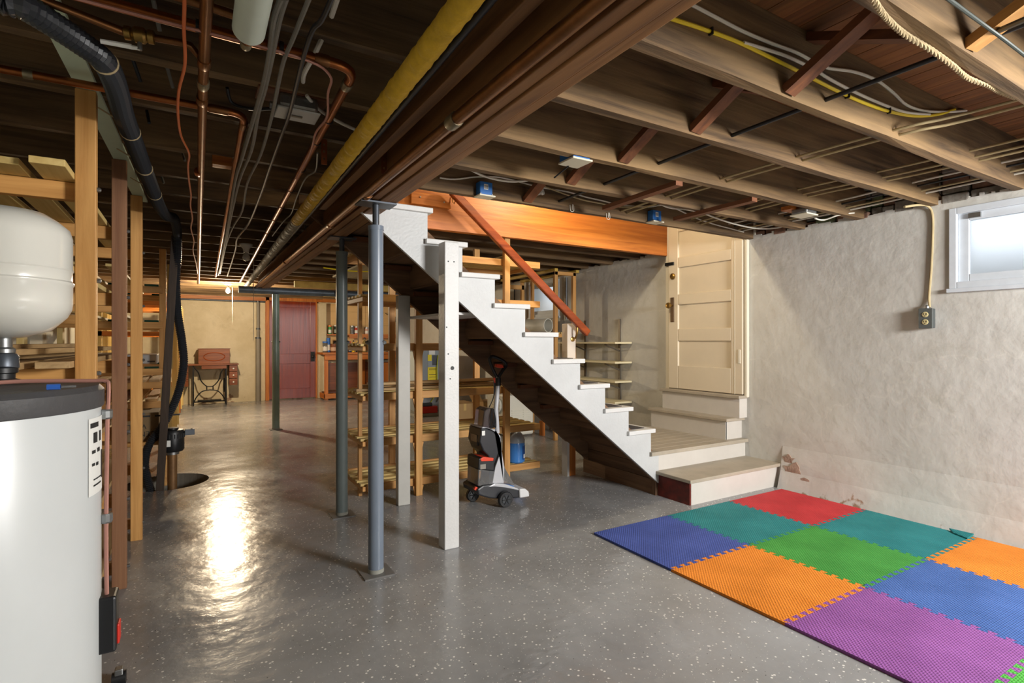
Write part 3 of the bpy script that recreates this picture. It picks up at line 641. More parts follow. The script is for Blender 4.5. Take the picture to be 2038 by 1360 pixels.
# steel columns
def column(x, y, r, ztop, mat, lab, plate, zplate=1.868):
    t = thing('steel_column', lab, 'column', (x, y, 0), 'steel columns under the girder')
    MB().cyl((x, y, 0.004), (x, y, 1.165), r, n=28).build('lower_tube', mat, t, smooth=True)
    MB().cyl((x, y, 1.165), (x, y, ztop), r * .955, n=28).build('upper_tube', mat, t, smooth=True)
    MB().cyl((x, y, 1.158), (x, y, 1.168), r * 1.03, n=28).build('joint_ring', mat, t, smooth=True)
    for s in (-1, 1): MB().lathe([(.012, 0), (.012, .008), (.006, .02)], (x + s * r * .86 * cY, y - s * r * .86 * sY, 1.165), 8, (s * cY, -s * sY, 0)).build('bolt', M['steel'], t)
    box(x - .075, x + .075, y - .075, y + .075, 0, .006).build('base_plate', plain('painted_base_plate', '#74726f', .4, var=.2), t)
    MB().cyl((x, y, 0), (x, y, .025), r * 1.04, n=28).build('foot_collar', M['pad'], t, smooth=True)
    if plate:
        MB().cyl((x, y, ztop), (x, y, zplate - .006), .017, n=14).build('jack_screw', M['darksteel'], t, smooth=True)
        MB().cyl((x, y, ztop - .01), (x, y, ztop + .012), r * 1.02, n=28).build('collar', mat, t, smooth=True)
        box(x - plate, x + plate, y - .06, y + .06, zplate - .008, zplate).build('head_plate', M['darksteel'], t)
    return t
column(0.813, 2.70, .0385, 1.742, M['colblue'], 'blue-grey steel column with jack screw just in front of the stair head', .09)
column(0.886, 3.715, .0385, 1.763, M['colgreen'], 'grey-green steel column behind the stair stringer', .085)
column(0.995, 7.78, .046, 1.80, M['colpale'], 'pale green steel column carrying the cross pipe near the red door', 0)
t = thing('cross_pipe', 'long dark blue-grey steel pipe lying across the pale green column', 'pipe', (1.6, 7.78, 1.84))
MB().cyl((0.55, 7.78, 1.842), (2.75, 7.78, 1.842), .046, n=20).build('pipe', plain('scaled_steel', '#6b7782', .45, .3, var=.35, vscale=14), t, smooth=True)
for x in (1.75, 2.15): MB().tube([(x, 7.73, 1.89), (x, 7.71, 1.84), (x + .01, 7.73, 1.77)], .006, 6).build('hook', M['steel'], t)

# ================================================================== CEILING SERVICES
def pipe(name, label, pts, r, mat, cat='pipe', n=12, k=1, group=None, parent=None):
    path = smooth_path(pts, k) if k > 1 else [Vector(p) for p in pts]
    return MB().tube(path, r, n).build(name, mat, parent, label, None if parent else cat, group, smooth=True)
def elbow(a, c, b, rad=.05, n=6):   # rounded corner points a->c->b
    a, b, c = Vector(a), Vector(b), Vector(c); p = c + (a - c).normalized() * rad; q = c + (b - c).normalized() * rad
    return [p * (1 - t) ** 2 + c * 2 * t * (1 - t) + q * t * t for t in [i / n for i in range(n + 1)]]
def collar(p, d, r, mat, parent, L=.03, nm='coupling'):
    p = Vector(p); d = Vector(d).normalized()
    return MB().lathe([(r * .95, -L), (r, -L + .004), (r, L - .004), (r * .95, L)], p, 14, d).build(nm, mat, parent, smooth=True)
# big copper pipe hung beside the girder
t = thing('copper_pipe', 'long brown copper pipe running along the side of the girder', 'pipe', (0.735, 3, 1.885))
MB().tube([(0.738, YB, 1.885), (0.738, 2.45, 1.885), (0.76, 7.9, 1.885)], .0205, 14).build('pipe', M['copperold'], t, smooth=True)
for y in (1.60, 2.62, 3.4, 5.2): collar((0.738 if y < 2.5 else .745, y, 1.885), (0, 1, 0), .0245, M['solder'] if y < 2 else M['copperold'], t, .028)
# yellow wrapped pipe
t = thing('wrapped_pipe', 'thick pipe wrapped in yellow tape, grey further back, under the joists', 'pipe', (0.55, 3, 1.93))
def wrap(y0, y1, x0, x1, seed):
    rr = random.Random(seed); pts = []; rad = []; N_ = int((y1 - y0) / .018)
    for i in range(N_ + 1):
        f = i / N_; pts.append((x0 + (x1 - x0) * f, y0 + (y1 - y0) * f, 1.93)); rad.append(.030 + .0025 * ((i * .37) % 1) + rr.uniform(-.0012, .0012))
    return MB().tube(pts, rad, 18)
wrap(-1.5, 3.62, .475, .583, 1).build('yellow_wrap', M['yellowwrap'], t, smooth=True)
wrap(3.62, 8.4, .583, .68, 2).build('grey_wrap', M['greywrap'], t, smooth=True)
pipe('black_pipe', 'thin black pipe running right beside the yellow-wrapped pipe', [(.545, -1.5, 1.96), (.625, 2.4, 1.96), (.66, 4.2, 1.97), (.72, 7.5, 1.98)], .0125, M['blackcable'])
# copper lines
t = thing('copper_pipe', 'straight copper pipe with soldered joints running towards the far bulb', 'pipe', (0.06, 4, 1.97))
MB().tube([(.025, -1.4, 1.97), (.038, 1.9, 1.97), (.112, 8.6, 1.97)], .0145, 12).build('pipe', M['copperold'], t, smooth=True)
for y, m_ in ((1.78, 'copperold'), (1.93, 'solder'), (2.06, 'copperold'), (2.95, 'copper')): collar((.038, y, 1.97), (0, 1, 0), .018, M[m_], t, .022)
t = thing('copper_pipe', 'bright copper pipe crossing behind the green rail, then turning at an elbow', 'pipe', (0.1, 2.2, 2.0))
a, c_, b = V(-1.1, 2.185, 1.985), V(.172, 2.155, 1.985), V(.287, 7.7, 1.985)
MB().tube([a] + elbow(a, c_, b, .06) + [b], .0125, 12).build('pipe', M['copper'], t, smooth=True)
collar((.09, 2.158, 1.985), (1, 0, 0), .015, M['copperold'], t); collar((.176, 2.26, 1.985), (0, 1, 0), .015, M['copperold'], t); collar((-.42, 2.17, 1.985), (1, 0, 0), .015, M['solder'], t, .012)
t = thing('copper_pipe', 'bright copper pipe with black ties, turning at an elbow beside the yellow pipe', 'pipe', (0.4, 2, 1.98))
a, c_, b = V(-1.0, 1.60, 1.985), V(.428, 1.625, 1.985), V(.605, 8.2, 1.985)
MB().tube([a] + elbow(a, c_, b, .07) + [b], .0145, 12).build('pipe', M['copper'], t, smooth=True)
collar((.33, 1.623, 1.985), (1, 0, 0), .0175, M['copperold'], t, .02); collar((.431, 1.74, 1.985), (0, 1, 0), .0175, M['solder'], t, .02)
for y in (2.05, 2.3, 2.7, 3.1, 3.5, 3.9, 4.4, 5.0):
    collar((.433 + (y - 1.7) * .0265, y, 1.985), (0, 1, 0), .017, M['black'], t, .004, 'cable_tie')
for x in (-.35, .02, .22): collar((x, 1.613, 1.985), (1, 0, 0), .017, M['black'], t, .005, 'cable_tie')
pts = [(-.6, 1.585, 1.965), (-.1, 1.59, 1.963), (.25, 1.60, 1.965), (.36, 1.66, 1.965), (.385, 1.80, 1.968), (.42, 1.98, 1.965), (.415, 2.15, 1.965), (.44, 2.4, 1.965), (.45, 2.8, 1.963)]
pipe('pink_wire', 'thin pink wire tied along the elbowed copper pipe', pts, .004, M['pink'], 'wire', 7, 5)
# branch with the ball valve
t = thing('valve_pipe', 'copper branch pipe with brass ball valve and white lever handle', 'pipe', (-.1, 1.75, 1.99))
va = P(250, 65, Z=1.99); vb = P(395, 110, Z=1.985)
MB().tube([P(60, -10, Z=1.99), va], .0105, 12).build('pipe', M['copperold'], t, smooth=True)
MB().tube([va, P(360, 85, Z=1.99)] + [P(378, 90, Z=1.99), V(.038, 1.79, 1.975)], .0095, 12).build('pipe', M['copperold'], t, smooth=True)
d_ = (P(290, 72, Z=1.99) - va).normalized()
vv = MB(); vm = P(278, 70, Z=1.99)
vv.lathe([(.012, -.035), (.018, -.033), (.018, -.02), (.014, -.018), (.021, -.01), (.021, .01), (.014, .018), (.018, .02), (.018, .033), (.012, .035)], vm, 14, d_)
vb_ = vv.build('valve_body', M['brass'], t, smooth=True)
MB().cyl(vm, vm - V(0, 0, .04), .006, n=8).build('valve_stem', M['steel'], vb_)
MB().tube([vm - V(0, 0, .036), vm - V(.02, -.005, .035), P(262, 93, Z=1.955), P(200, 82, Z=1.952)], [.005, .006, .007, .006], 8).build('lever', M['porcelain'], vb_, smooth=True)
# grey-white sleeve with its copper stub, near the ceiling
t = thing('sleeved_pipe', 'pale grey-green pipe sleeve ending in a short copper stub', 'pipe', (.2, 1.3, 1.97))
ya = P(495, 60, Z=1.955)
MB().cyl((ya.x - .03, -1.3, 1.955), ya, .038, n=24).build('sleeve', M['insul'], t, smooth=True)
MB().tube([ya - V(0, .02, 0), ya + V(0, .07, 0)], .011, 12).build('stub', M['copper'], t, smooth=True)
collar(ya + V(0, .075, 0), (0, 1, 0), .014, M['solder'], t, .012)
pipe('copper_pipe', 'short copper pipe running across to the pale sleeved pipe', [P(300, -25, Z=2.0), P(475, 33, Z=1.99)], .011, M['copperold'])
# orange bell wire
pts = [P(u, v, Z=1.955) for u, v in ((362, -40), (367, 0), (366, 60), (368, 128), (356, 180), (354, 225), (360, 270), (376, 305), (374, 330), (376, 360), (380, 388), (379, 410), (383, 435), (380, 455), (386, 480), (384, 500), (390, 525), (393, 545))]
pipe('orange_wire', 'thin wavy orange wire stapled under the joists beside the straight copper pipe', pts, .0042, M['orangewire'], 'wire', 6, 4)
# grey cables
for lab, pp, r_, mt in (
    ('thick grey cable hanging under the joists, nearest the elbowed bright copper pipe', ((560, -5), (545, 40), (536, 110), (525, 165), (505, 235), (480, 320), (468, 360), (455, 440), (440, 520), (437, 545)), .0075, 'greycable'),
    ('dark grey cable twisted beside the thick grey cable under the joists', ((570, -5), (556, 40), (542, 110), (528, 175), (514, 225), (500, 300), (476, 360), (460, 430), (446, 500), (434, 548)), .007, 'greycable'),
    ('grey cable running under the joists past the left edge of the metal junction box', ((616, -5), (600, 35), (582, 80), (565, 120), (553, 172), (540, 235), (518, 310), (492, 365), (482, 420), (462, 455), (448, 495), (438, 545)), .006, 'greycable'),
    ('black cable running under the joists across the metal junction box', ((662, -8), (640, 40), (622, 60), (605, 110), (590, 170), (575, 230), (560, 270), (535, 340), (518, 390), (495, 445), (472, 475), (468, 500), (452, 550)), .0065, 'blackcable'),
    ('thin grey cable snaking between the tied copper pipe and the yellow-wrapped pipe', ((632, 305), (628, 340), (608, 355), (590, 395), (580, 425), (565, 440), (548, 462), (542, 470)), .004, 'greycable')):
    pipe('cable', lab, [P(u, v, Z=1.965) for u, v in pp], r_, M[mt], 'cable', 8, 4)
pts = [(P(672, -5, Z=2.02)), P(660, 32, Z=2.05)]
pipe('cable', 'short white cable dropping through the joist beside the black cable', pts, .007, M['whitecable'], 'cable', 8)
pts = [P(644, 70, Z=2.06), P(625, 110, Z=1.99), P(606, 145, Z=2.0), P(603, 163, Z=2.04)]
pipe('cable', 'white cable looping between two joists above the junction box', pts, .007, M['whitecable'], 'cable', 8, 4)
pts = [P(610, 190, Z=2.03), P(640, 222, Z=2.01), P(700, 255, Z=2.0), P(760, 275, Z=2.03), P(812, 286, Z=2.06)]
pipe('cable', 'white cable leaving the junction box towards the girder', pts, .006, M['whitecable'], 'cable', 8, 4)
pts = [P(452, 175, Z=2.05), P(462, 205, Z=2.02), P(500, 217, Z=2.0), P(548, 216, Z=2.0)]
pipe('cable', 'black cable curving into the side of the junction box', pts, .006, M['blackcable'], 'cable', 8, 5)
# drop stubs of cables between joists
for i, (u0, v0, u1, v1, mt) in enumerate(((305, 0, 318, 62, 'greycable'), (262, 112, 280, 163, 'blackcable'), (330, 125, 344, 175, 'greycable'), (292, 220, 297, 245, 'blackcable'), (363, 305, 368, 320, 'greycable'), (320, 345, 326, 365, 'greycable'))):
    pipe('cable', 'short %s cable stub dropping between the joists above the left rack' % ('black' if mt == 'blackcable' else 'grey'), [P(u0, v0, Z=2.12), P(u1, v1, Z=2.06)], .006, M[mt], 'cable', 8, group='cable stubs between the left joists')
# metal junction box
jc = P(591, 222, Z=1.995)
t = thing('junction_box', 'galvanised junction box with grey cover on a wooden block between joists', 'junction box', (jc.x, jc.y, jc.z))
box(jc.x - .13, jc.x + .10, jc.y - .05, jc.y + .06, 2.035, 2.055).build('backing_board', wood('bridge', 'x'), t)
box(jc.x - .065, jc.x + .065, jc.y - .05, jc.y + .05, 1.985, 2.036).build('box_body', M['steel'], t, bev=.012)
box(jc.x - .072, jc.x + .072, jc.y - .056, jc.y + .054, 1.978, 1.986).build('cover', plain('grey_cover', '#a9aaa6', .4, .3), t, bev=.004)
box(jc.x - .018, jc.x + .018, jc.y - .006, jc.y + .006, 1.974, 1.979).build('slot', M['standard'], t)
MB().cyl((jc.x - .09, jc.y, 2.0), (jc.x - .06, jc.y, 2.0), .012, n=10).build('cable_clamp', M['steel'], t)
# small wooden blocks and perforated straps
b_ = P(441, 324, Z=2.02)
box(b_.x - .04, b_.x + .045, b_.y - .03, b_.y + .03, 2.0, 2.05).build('wood_block', wood('orange', 'x'), None, 'small orange wooden block nailed under a joist beside the bell wire', 'block', bev=.003)
for (u, v) in ((645, 300), (764, 320)):
    q = P(u, v, Z=1.99); t = thing('pipe_strap', 'perforated rusty strap hanging from a joist by the %s' % ('yellow-wrapped pipe' if u < 700 else 'girder copper pipe'), 'strap', (q.x, q.y, 1.93))
    m = MB(); m.box(q.x - .012, q.x - .004, q.y - .002, q.y + .002, 1.93, 2.09); m.box(q.x + .004, q.x + .012, q.y - .002, q.y + .002, 1.93, 2.09)
    for z in (1.93, 1.96, 1.99, 2.02, 2.05): m.box(q.x - .004, q.x + .004, q.y - .002, q.y + .002, z, z + (.021 if z < 2.05 else .04))
    m.build('strip', plain('rusty_strap', '#8a4a22', .6, .5), t)   # really perforated
# coil of wire by the stair head
t = thing('wire_coil', 'coil of grey wire hanging from a joist by the stair head', 'wire', (.62, 4.4, 1.85))
for k in range(5):
    c0 = P(628, 430, Y=4.4) + V(.008 * k, .03 * k, .0); m = [c0 + V(.085 * math.sin(a_), 0.03 * math.sin(a_), -.085 + .085 * math.cos(a_) * (1 + .05 * k)) for a_ in [2 * math.pi * i / 28 for i in range(29)]]
    MB().tube(m, .0038, 6).build('loop', M['greycable'], t, smooth=True)
# ------------------------------------------------ right bays
yj = yr
pipe('cable', 'thick black cable threaded through the joists above the foam mats', [(2.07, -1.5, 2.09), (2.07, 1.14, 2.086), (2.08, 2.9, 2.088)], .0085, M['blackcable'], 'cable', 10)
for i, (dx, dz) in enumerate(((0, 0), (.03, .01), (.055, -.008))):
    pts = [(3.0 - .02 * i, -1.5, 2.12), (2.70 + dx, .72, 2.085 + dz), (2.575 + dx, 1.15, 2.07 + dz), (2.56 + dx, 2.0, 2.082 + dz), (2.62 + dx, 2.9, 2.09 + dz)]
    pipe('cable', 'beige cable of the bundle threaded through the joists, beside the black cable', pts, .006, M['beigecable'], 'cable', 8, 5, 'beige cables beside the black cable')
for i, (dx, dz) in enumerate(((-.06, .02), (0, .0), (.05, -.01))):
    pts = [(3.5 + dx, -1.5, 2.12), (3.42 + dx, 1.14, 2.105 + dz), (3.36 + dx, 2.0, 2.11 + dz), (3.40 + dx, 2.9, 2.10 + dz)]
    pipe('cable', 'beige cable of the middle bundle threaded through the joists before the window wall', pts, .006, M['beigecable'], 'cable', 8, 5, 'beige cables of the middle bundle')
for i, (dx, dz) in enumerate(((-.12, .03), (-.05, .02), (0.0, .0), (.06, -.005))):
    mt = ('whitecable', 'blackcable', 'beigecable', 'whitecable')[i]
    pts = [(3.9 + dx, -1.5, 2.12), (3.88 + dx, 1.2, 2.105 + dz), (3.86 + dx, 2.0, 2.085 + dz), (3.9 + dx, 2.9, 2.10 + dz)]
    pipe('cable', '%s cable threaded through the joists %s' % ('black' if mt == 'blackcable' else ('beige' if mt == 'beigecable' else 'white'), ('beside the middle beige bundle', 'among the cables by the window wall', 'among the cables by the window wall', 'closest of all to the window wall')[i]), pts, .006, M[mt], 'cable', 8, 5, 'cables closest to the window wall')
# yellow and white cables stapled to the big near joist
YJ = 1.19 - .052
def onj(pp, Y=YJ): return [P(u, v, Y=Y) for u, v in pp]
t = thing('cable', 'bright yellow cable stapled along the joist above the foam mats', 'cable', (2.2, YJ, 2.1))
MB().tube(smooth_path(onj([(1300, 25), (1345, 40), (1400, 58), (1460, 80), (1520, 108), (1565, 130), (1605, 150), (1660, 178), (1720, 205), (1770, 222), (1820, 231), (1866, 228), (1900, 218)]), 4), .0065, 8).build('sheath', M['yellowcable'], t, smooth=True)
for u, v in ((1414, 63), (1686, 190), (1768, 221)): box(*(lambda q: (q.x - .003, q.x + .003, YJ - .01, YJ + .01, q.z - .011, q.z + .011))(P(u, v, Y=YJ))).build('staple', M['iron'], t)
pipe('cable', 'white cable stapled to the joist just above the yellow cable', onj([(1480, 85), (1530, 100), (1570, 114), (1620, 138), (1650, 157), (1700, 183), (1750, 205), (1800, 223), (1850, 228)], YJ - .004), .006, M['whitecable'], 'cable', 8, 4)
pipe('cable', 'upper white cable stapled to the joist, dipping to the cable bundle', onj([(1340, -8), (1378, 10), (1420, 32), (1480, 63), (1540, 88), (1586, 105), (1622, 125), (1650, 136), (1700, 143), (1745, 160), (1778, 185), (1806, 210), (1850, 222), (1920, 220), (1970, 205), (2015, 196)], YJ + .0), .006, M['whitecable'], 'cable', 8, 4)
# hemp rope along the nearest joist
rp = smooth_path([P(1725, -25, Z=2.028), P(1748, 15, Z=2.028), P(1768, 40, Z=2.028), P(1800, 68, Z=2.028), P(1850, 98, Z=2.03), P(1895, 130, Z=2.03), P(1925, 155, Z=2.03), P(1965, 170, Z=2.04), P(1990, 183, Z=2.05), P(2020, 195, Z=2.06)], 14)
t = thing('rope', 'twisted hemp rope hanging along the near joist above the mats', 'rope', tuple(rp[40]))
for ph in (0, 2.094, 4.189):
    o_ = []
    for i, q in enumerate(rp):
        d_ = (rp[min(i + 1, len(rp) - 1)] - rp[max(i - 1, 0)]).normalized(); a = d_.cross(V(0, 0, 1)).normalized(); b = d_.cross(a); an = i * 1.05 + ph
        o_.append(q + a * (.0045 * math.cos(an)) + b * (.0045 * math.sin(an)))
    MB().tube(o_, .0045, 6).build('strand', M['rope'], t, smooth=True)
# dark green cables in the corner bay
pipe('cable', 'dark green cable slanting across the corner bay by the pale bridging', [P(1885, -4, Y=.45), P(1945, 40, Y=.5), P(2000, 80, Y=.5), P(2045, 115, Y=.5)], .004, plain('green_cable', '#26332c', .5), 'cable', 8, 3)
pipe('cable', 'short black cable passing through the near joist in the corner bay', [P(1950, 77, Y=.69), P(2060, 30, Y=.5)], .0085, M['blackcable'], 'cable', 8)
# festooned white cable in front of the stair header
fe = [P(u, v, Y=y_) for u, v, y_ in ((845, 318, 2.55), (915, 325, 2.56), (940, 340, 2.58), (970, 353, 2.6), (1010, 361, 2.6), (1045, 360, 2.6), (1085, 353, 2.56), (1115, 349, 2.52), (1150, 352, 2.5), (1180, 360, 2.5), (1230, 370, 2.5), (1268, 378, 2.5), (1300, 398, 2.52), (1330, 413, 2.55), (1365, 417, 2.6), (1395, 423, 2.62), (1430, 436, 2.62), (1470, 448, 2.65), (1510, 455, 2.65), (1550, 453, 2.6), (1580, 442, 2.55), (1594, 432, 2.5))]
pipe('cable', 'white cable sagging in loops below the joists in front of the stair header', fe, .006, M['whitecable'], 'cable', 8, 4)
pipe('cable', 'grey-white cable stapled along the stair header behind the blue boxes', [P(u, v, Y=2.865) for u, v in ((875, 354), (905, 357), (950, 352), (1000, 354), (1072, 372), (1130, 382), (1165, 392), (1200, 400), (1235, 408), (1290, 412), (1330, 410), (1400, 440), (1480, 462))], .005, M['whitecable'], 'cable', 8, 4)
pipe('cable', 'second pale cable drooping below the header cable between the blue boxes', [P(u, v, Y=2.85) for u, v in ((1080, 370), (1120, 385), (1160, 398), (1195, 405), (1225, 411), (1262, 412), (1300, 409))], .005, M['beigecable'], 'cable', 8, 4)
pipe('cable', 'dark blue cable stretched along the joist behind the sagging white cable', [P(u, v, Y=2.43) for u, v in ((940, 308), (1000, 320), (1080, 338), (1150, 355))], .004, plain('blue_cable', '#24304a', .5), 'cable', 7, 2)
# blue boxes
def bluebox(u, v, Y, lab, down=True):
    q = P(u, v, Y=Y); t = thing('outlet_box', lab, 'electrical box', (q.x, q.y, q.z - .05), 'blue electrical boxes')
    box(q.x - .042, q.x + .042, Y, Y + .055, q.z - .035, q.z + .045).build('box_body', M['blueplastic'], t, bev=.004)
    box(q.x - .053, q.x + .053, Y - .018, Y + .062, q.z - .044, q.z - .035).build('cover', M['beigeplastic'], t, bev=.002)
    lb = box(q.x - .016, q.x + .012, Y - .001, Y, q.z - .002, q.z + .03).build('sticker', M['label'], t)
    for i in range(5): box(q.x - .013 + .005 * i, q.x - .011 + .005 * i, Y - .0018, Y - .0008, q.z + .002, q.z + .024).build('bar', M['ink'], lb)
    for s in (-1, 1): MB().cyl((q.x + s * .038, Y - .004, q.z - .028), (q.x + s * .038, Y, q.z - .028), .004, n=8).build('screw', M['steel'], t)
bluebox(968, 377, 2.82, 'blue plastic electrical box on the stair header nearest the girder')
bluebox(1308, 431, 2.82, 'blue plastic electrical box on the stair header nearest the cream door')
q = P(1145, 322, Z=2.03); t = thing('outlet_box', 'blue electrical box with beige cover plate facing down between joists', 'electrical box', (q.x, q.y, 2.02), 'blue electrical boxes')
box(q.x - .05, q.x + .05, q.y - .05, q.y + .06, 2.03, 2.075).build('box_body', M['blueplastic'], t, bev=.004); box(q.x - .058, q.x + .058, q.y - .06, q.y + .06, 2.022, 2.031).build('cover', M['beigeplastic'], t, bev=.002)
pipe('cord', 'short black cord hanging from the downward-facing blue box', [P(1132, 330, Z=2.022), P(1120, 340, Z=2.01), P(1103, 354, Z=1.99)], .004, M['blackcable'], 'cord', 7, 3)
q = P(1075, 382, Y=2.85); t = MB().lathe([(.014, 0), (.014, .03), (.022, .032), (.022, .045), (.008, .046), (.008, .03)], q + V(-.012, .02, -.008), 14, (.5, -.8, .2)).build('knob_insulator', M['porcelain'], None, 'white porcelain knob insulator on the stair header', 'insulator', smooth=True)
for (u, v, w_) in ((1138, 415, 0), (1210, 431, 0)):
    q = P(u, v, Y=2.868)
    pipe('wire_hook', 'small white wire hook on the stair header, nearer the %s' % ('porcelain knob insulator' if u < 1200 else 'blue box by the cream door'), [q + V(-.015, 0, .02), q + V(-.013, -.003, -.015), q + V(.0, -.006, -.022), q + V(.012, -.006, -.012), q + V(.010, -.004, .02), q + V(.002, -.004, .022), q + V(.0, -.004, -.01)], .0022, M['whitecable'], 'hook', 6, 4, 'wire hooks on the header')
# grey box on orange block near the door end of the header
q = P(1600, 425, Z=2.03); t = thing('junction_box', 'grey junction box with pale cover at the wall end of the joists', 'junction box', (q.x, q.y, 2.0))
box(q.x - .06, q.x + .06, q.y - .055, q.y + .055, 2.02, 2.06).build('box_body', M['steel'], t, bev=.01); box(q.x - .066, q.x + .066, q.y - .06, q.y + .06, 2.012, 2.021).build('cover', M['beigeplastic'], t, bev=.003)
box(q.x - .10, q.x + .09, q.y + .02, q.y + .10, 2.055, 2.08).build('backing_board', wood('orange', 'x'), t)
pipe('cable', 'white cable leaving the grey junction box along the top of the plaster', [P(1622, 435, Z=2.02), P(1640, 438, Z=2.02), P(1670, 428, Z=2.04), P(1700, 424, Z=2.06)], .005, M['whitecable'], 'cable', 8, 4)
# socket drop on the right wall
t = thing('wall_outlet', 'grey double socket box hanging on the plaster wall beside the window', 'outlet', (XR - .03, 1.6, 1.25))
q = P(1846, 634, X=XR - .02); box(XR - .048, XR, q.y - .036, q.y + .036, q.z - .062, q.z + .062).build('box_body', plain('grey_metal_box', '#595f5f', .4, .5), t, bev=.004)
fx = XR - .052; box(fx, XR - .046, q.y - .038, q.y + .038, q.z - .064, q.z + .064).build('cover', plain('grey_metal_cover', '#6d7372', .4, .5), t, bev=.002)
for dz in (.024, -.024):
    s_ = MB().lathe([(.0175, 0), (.0175, .004), (.015, .005)], (fx + .001, q.y, q.z + dz), 18, (-1, 0, 0)).build('socket', plain('ivory_socket', '#cdbf8d', .4), t)
    for dy in (-.007, .007): box(fx - .0055, fx - .003, q.y + dy - .0015, q.y + dy + .0015, q.z + dz - .002, q.z + dz + .009).build('slot', M['ink'], s_)
    MB().cyl((fx - .0055, q.y, q.z + dz - .009), (fx - .003, q.y, q.z + dz - .009), .0028, n=8).build('slot', M['ink'], s_)
MB().lathe([(.008, 0), (.012, .006), (.012, .016), (.007, .024)], (XR - .025, q.y, q.z + .06), 12).build('cable_clamp', M['steel'], t)
cp = [P(1850, 612, X=XR - .02), P(1849, 590, X=XR - .008), P(1853, 540, X=XR - .008), P(1856, 480, X=XR - .008), P(1856, 430, X=XR - .008), P(1848, 412, X=XR - .02), P(1832, 408, X=XR - .1), P(1800, 412, X=XR - .25)]
MB().tube(smooth_path(cp, 5), .0075, 8).build('cable', M['beigecable'], t, smooth=True)

# ================================================================== LEFT SIDE: RACKS
def Xf(y): return -0.357 + 0.0245 * y        # front line of the racks
t = thing('rail_board', 'pale green painted board along the tops of the rack posts', 'board', (-.29, 2.6, 2.03))
MB().beam((Xf(.9) + .0, .9, 2.035), (Xf(4.02) + .01, 4.02, 2.035), .062, .012, side=(1, 0, 0)).build('board', M['greenrail'], t)
rk = thing('storage_rack', 'tall open wooden rack with bolted posts behind the water heater', 'rack', (-.6, 3.1, 0))
posts = ((2.32, 'pine'), (3.13, 'brownpine'), (3.85, 'pine'))
levels = (.12, .44, .76, 1.08, 1.40, 1.715)
for (py, wk) in posts:
    x = Xf(py)
    fp = box(x - .03, x + .028, py, py + .04, 0, 2.028).build('front_post', wood(wk, 'z'), rk, bev=.003)
    for z in levels[::1]:
        MB().lathe([(.008, 0), (.008, .008), (.004, .012)], (x + .028, py + .02, z - .02), 8, (1, 0, 0)).build('bolt', M['steel'], fp)
    box(-.98, -.93, py, py + .09, 0, 2.03).build('back_post', wood('palepine', 'z'), rk, bev=.003)
    for z in levels:
        box(-.98, x - .0, py + .041, py + .079, z - .06, z).build('cross_rail', wood('pine', 'x'), rk, bev=.003)
for z in levels:
    for i, xs in enumerate((-.93, -.80, -.67, -.54, -.42)):
        y0 = 2.16 + R.uniform(0, .1); y1 = 4.02 + R.uniform(-.06, .06)
        MB().beam((xs + .045, y0, z + .0125 + (.0 if z != 1.08 else R.uniform(0, .003))), (xs + .045 + R.uniform(-.01, .01), y1, z + .0125), .088, .022, side=(1, 0, 0)).build('slat', wood('slat' if z < 1.2 else 'palepine', 'y'), rk, bev=.002)
for i, (dx, a) in enumerate(((-.50, .0), (-.40, .02), (-.47, .035))):   # loose boards on the heater-height shelf
    MB().beam((dx - .12, 2.20, 1.115 + a), (dx + .02, 3.5, 1.115 + a), .075, .02, side=(1, 0, 0)).build('loose_board', wood('slat', 'y'), None, ('worn loose board lying lowest on the heater-height rack shelf', 'worn loose board lying in the middle of the pile on the rack shelf', 'worn loose board on top of the pile on the rack shelf')[i], 'board', 'loose boards on the rack shelf', bev=.002)
# hanging rack further back
hk = thing('hanging_rack', 'wooden rack with green felt strips hung from the joists beyond the sump', 'rack', (-.5, 6.3, .88))
for py in (4.75, 6.03, 7.2):
    x = Xf(py) if py != 4.75 else -.62
    box(x - .028, x + .026, py, py + .04, .86 if py > 5 else .5, 2.04).build('front_post', wood('pine' if py < 7 else 'palepine', 'z'), hk, bev=.003)
    box(-.98, -.94, py, py + .09, .0, 2.04).build('back_post', wood('palepine', 'z'), hk, bev=.003)
    for z in (.92, 1.35, 1.68):
        if py > 5 or z > .5:
            r_ = box(-.98, x, py - .04, py - .002, z - .06, z).build('cross_rail', wood('pine', 'x'), hk, bev=.003)
            for xa in (-.92, -.62, -.35):
                if xa < x - .1: box(xa, xa + .11, py - .04, py - .002, z, z + .018).build('felt_strip', M['felt'], r_)
for z in (1.35, 1.68):
    for xs in (-.9, -.72, -.5): MB().box(xs, xs + .07, 4.7, 7.25, z + .018, z + .036).build('slat', wood('palepine', 'y'), hk)
# low slatted shelf units
for lab, z, y0, y1, wk in (('low slatted shelf of orange boards beyond the sump, upper deck', .80, 6.1, 7.9, 'slat'), ('low slatted shelf of orange boards beyond the sump, lower deck', .66, 5.62, 8.3, 'pine')):
    t = thing('slatted_shelf', lab, 'shelf', (-.55, (y0 + y1) / 2, z - .06))
    for i in range(6):
        xs = -.83 + .11 * i
        MB().beam((xs, y0, z), (xs, y1, z), .085, .022, side=(1, 0, 0)).build('slat', wood(wk if i % 3 else 'brownpine', 'y'), t, bev=.002)
    for yy in (y0 + .03, (y0 + y1) / 2, y1 - .05):
        box(-.935, -.185, yy, yy + .04, z - .075, z - .012).build('cross_rail', wood('pine', 'x'), t, bev=.003)
        for xx in (-.93, -.233): box(xx, xx + .045, yy + .041, yy + .08, 0, z - .013).build('leg', wood('palepine', 'z'), t, bev=.003)
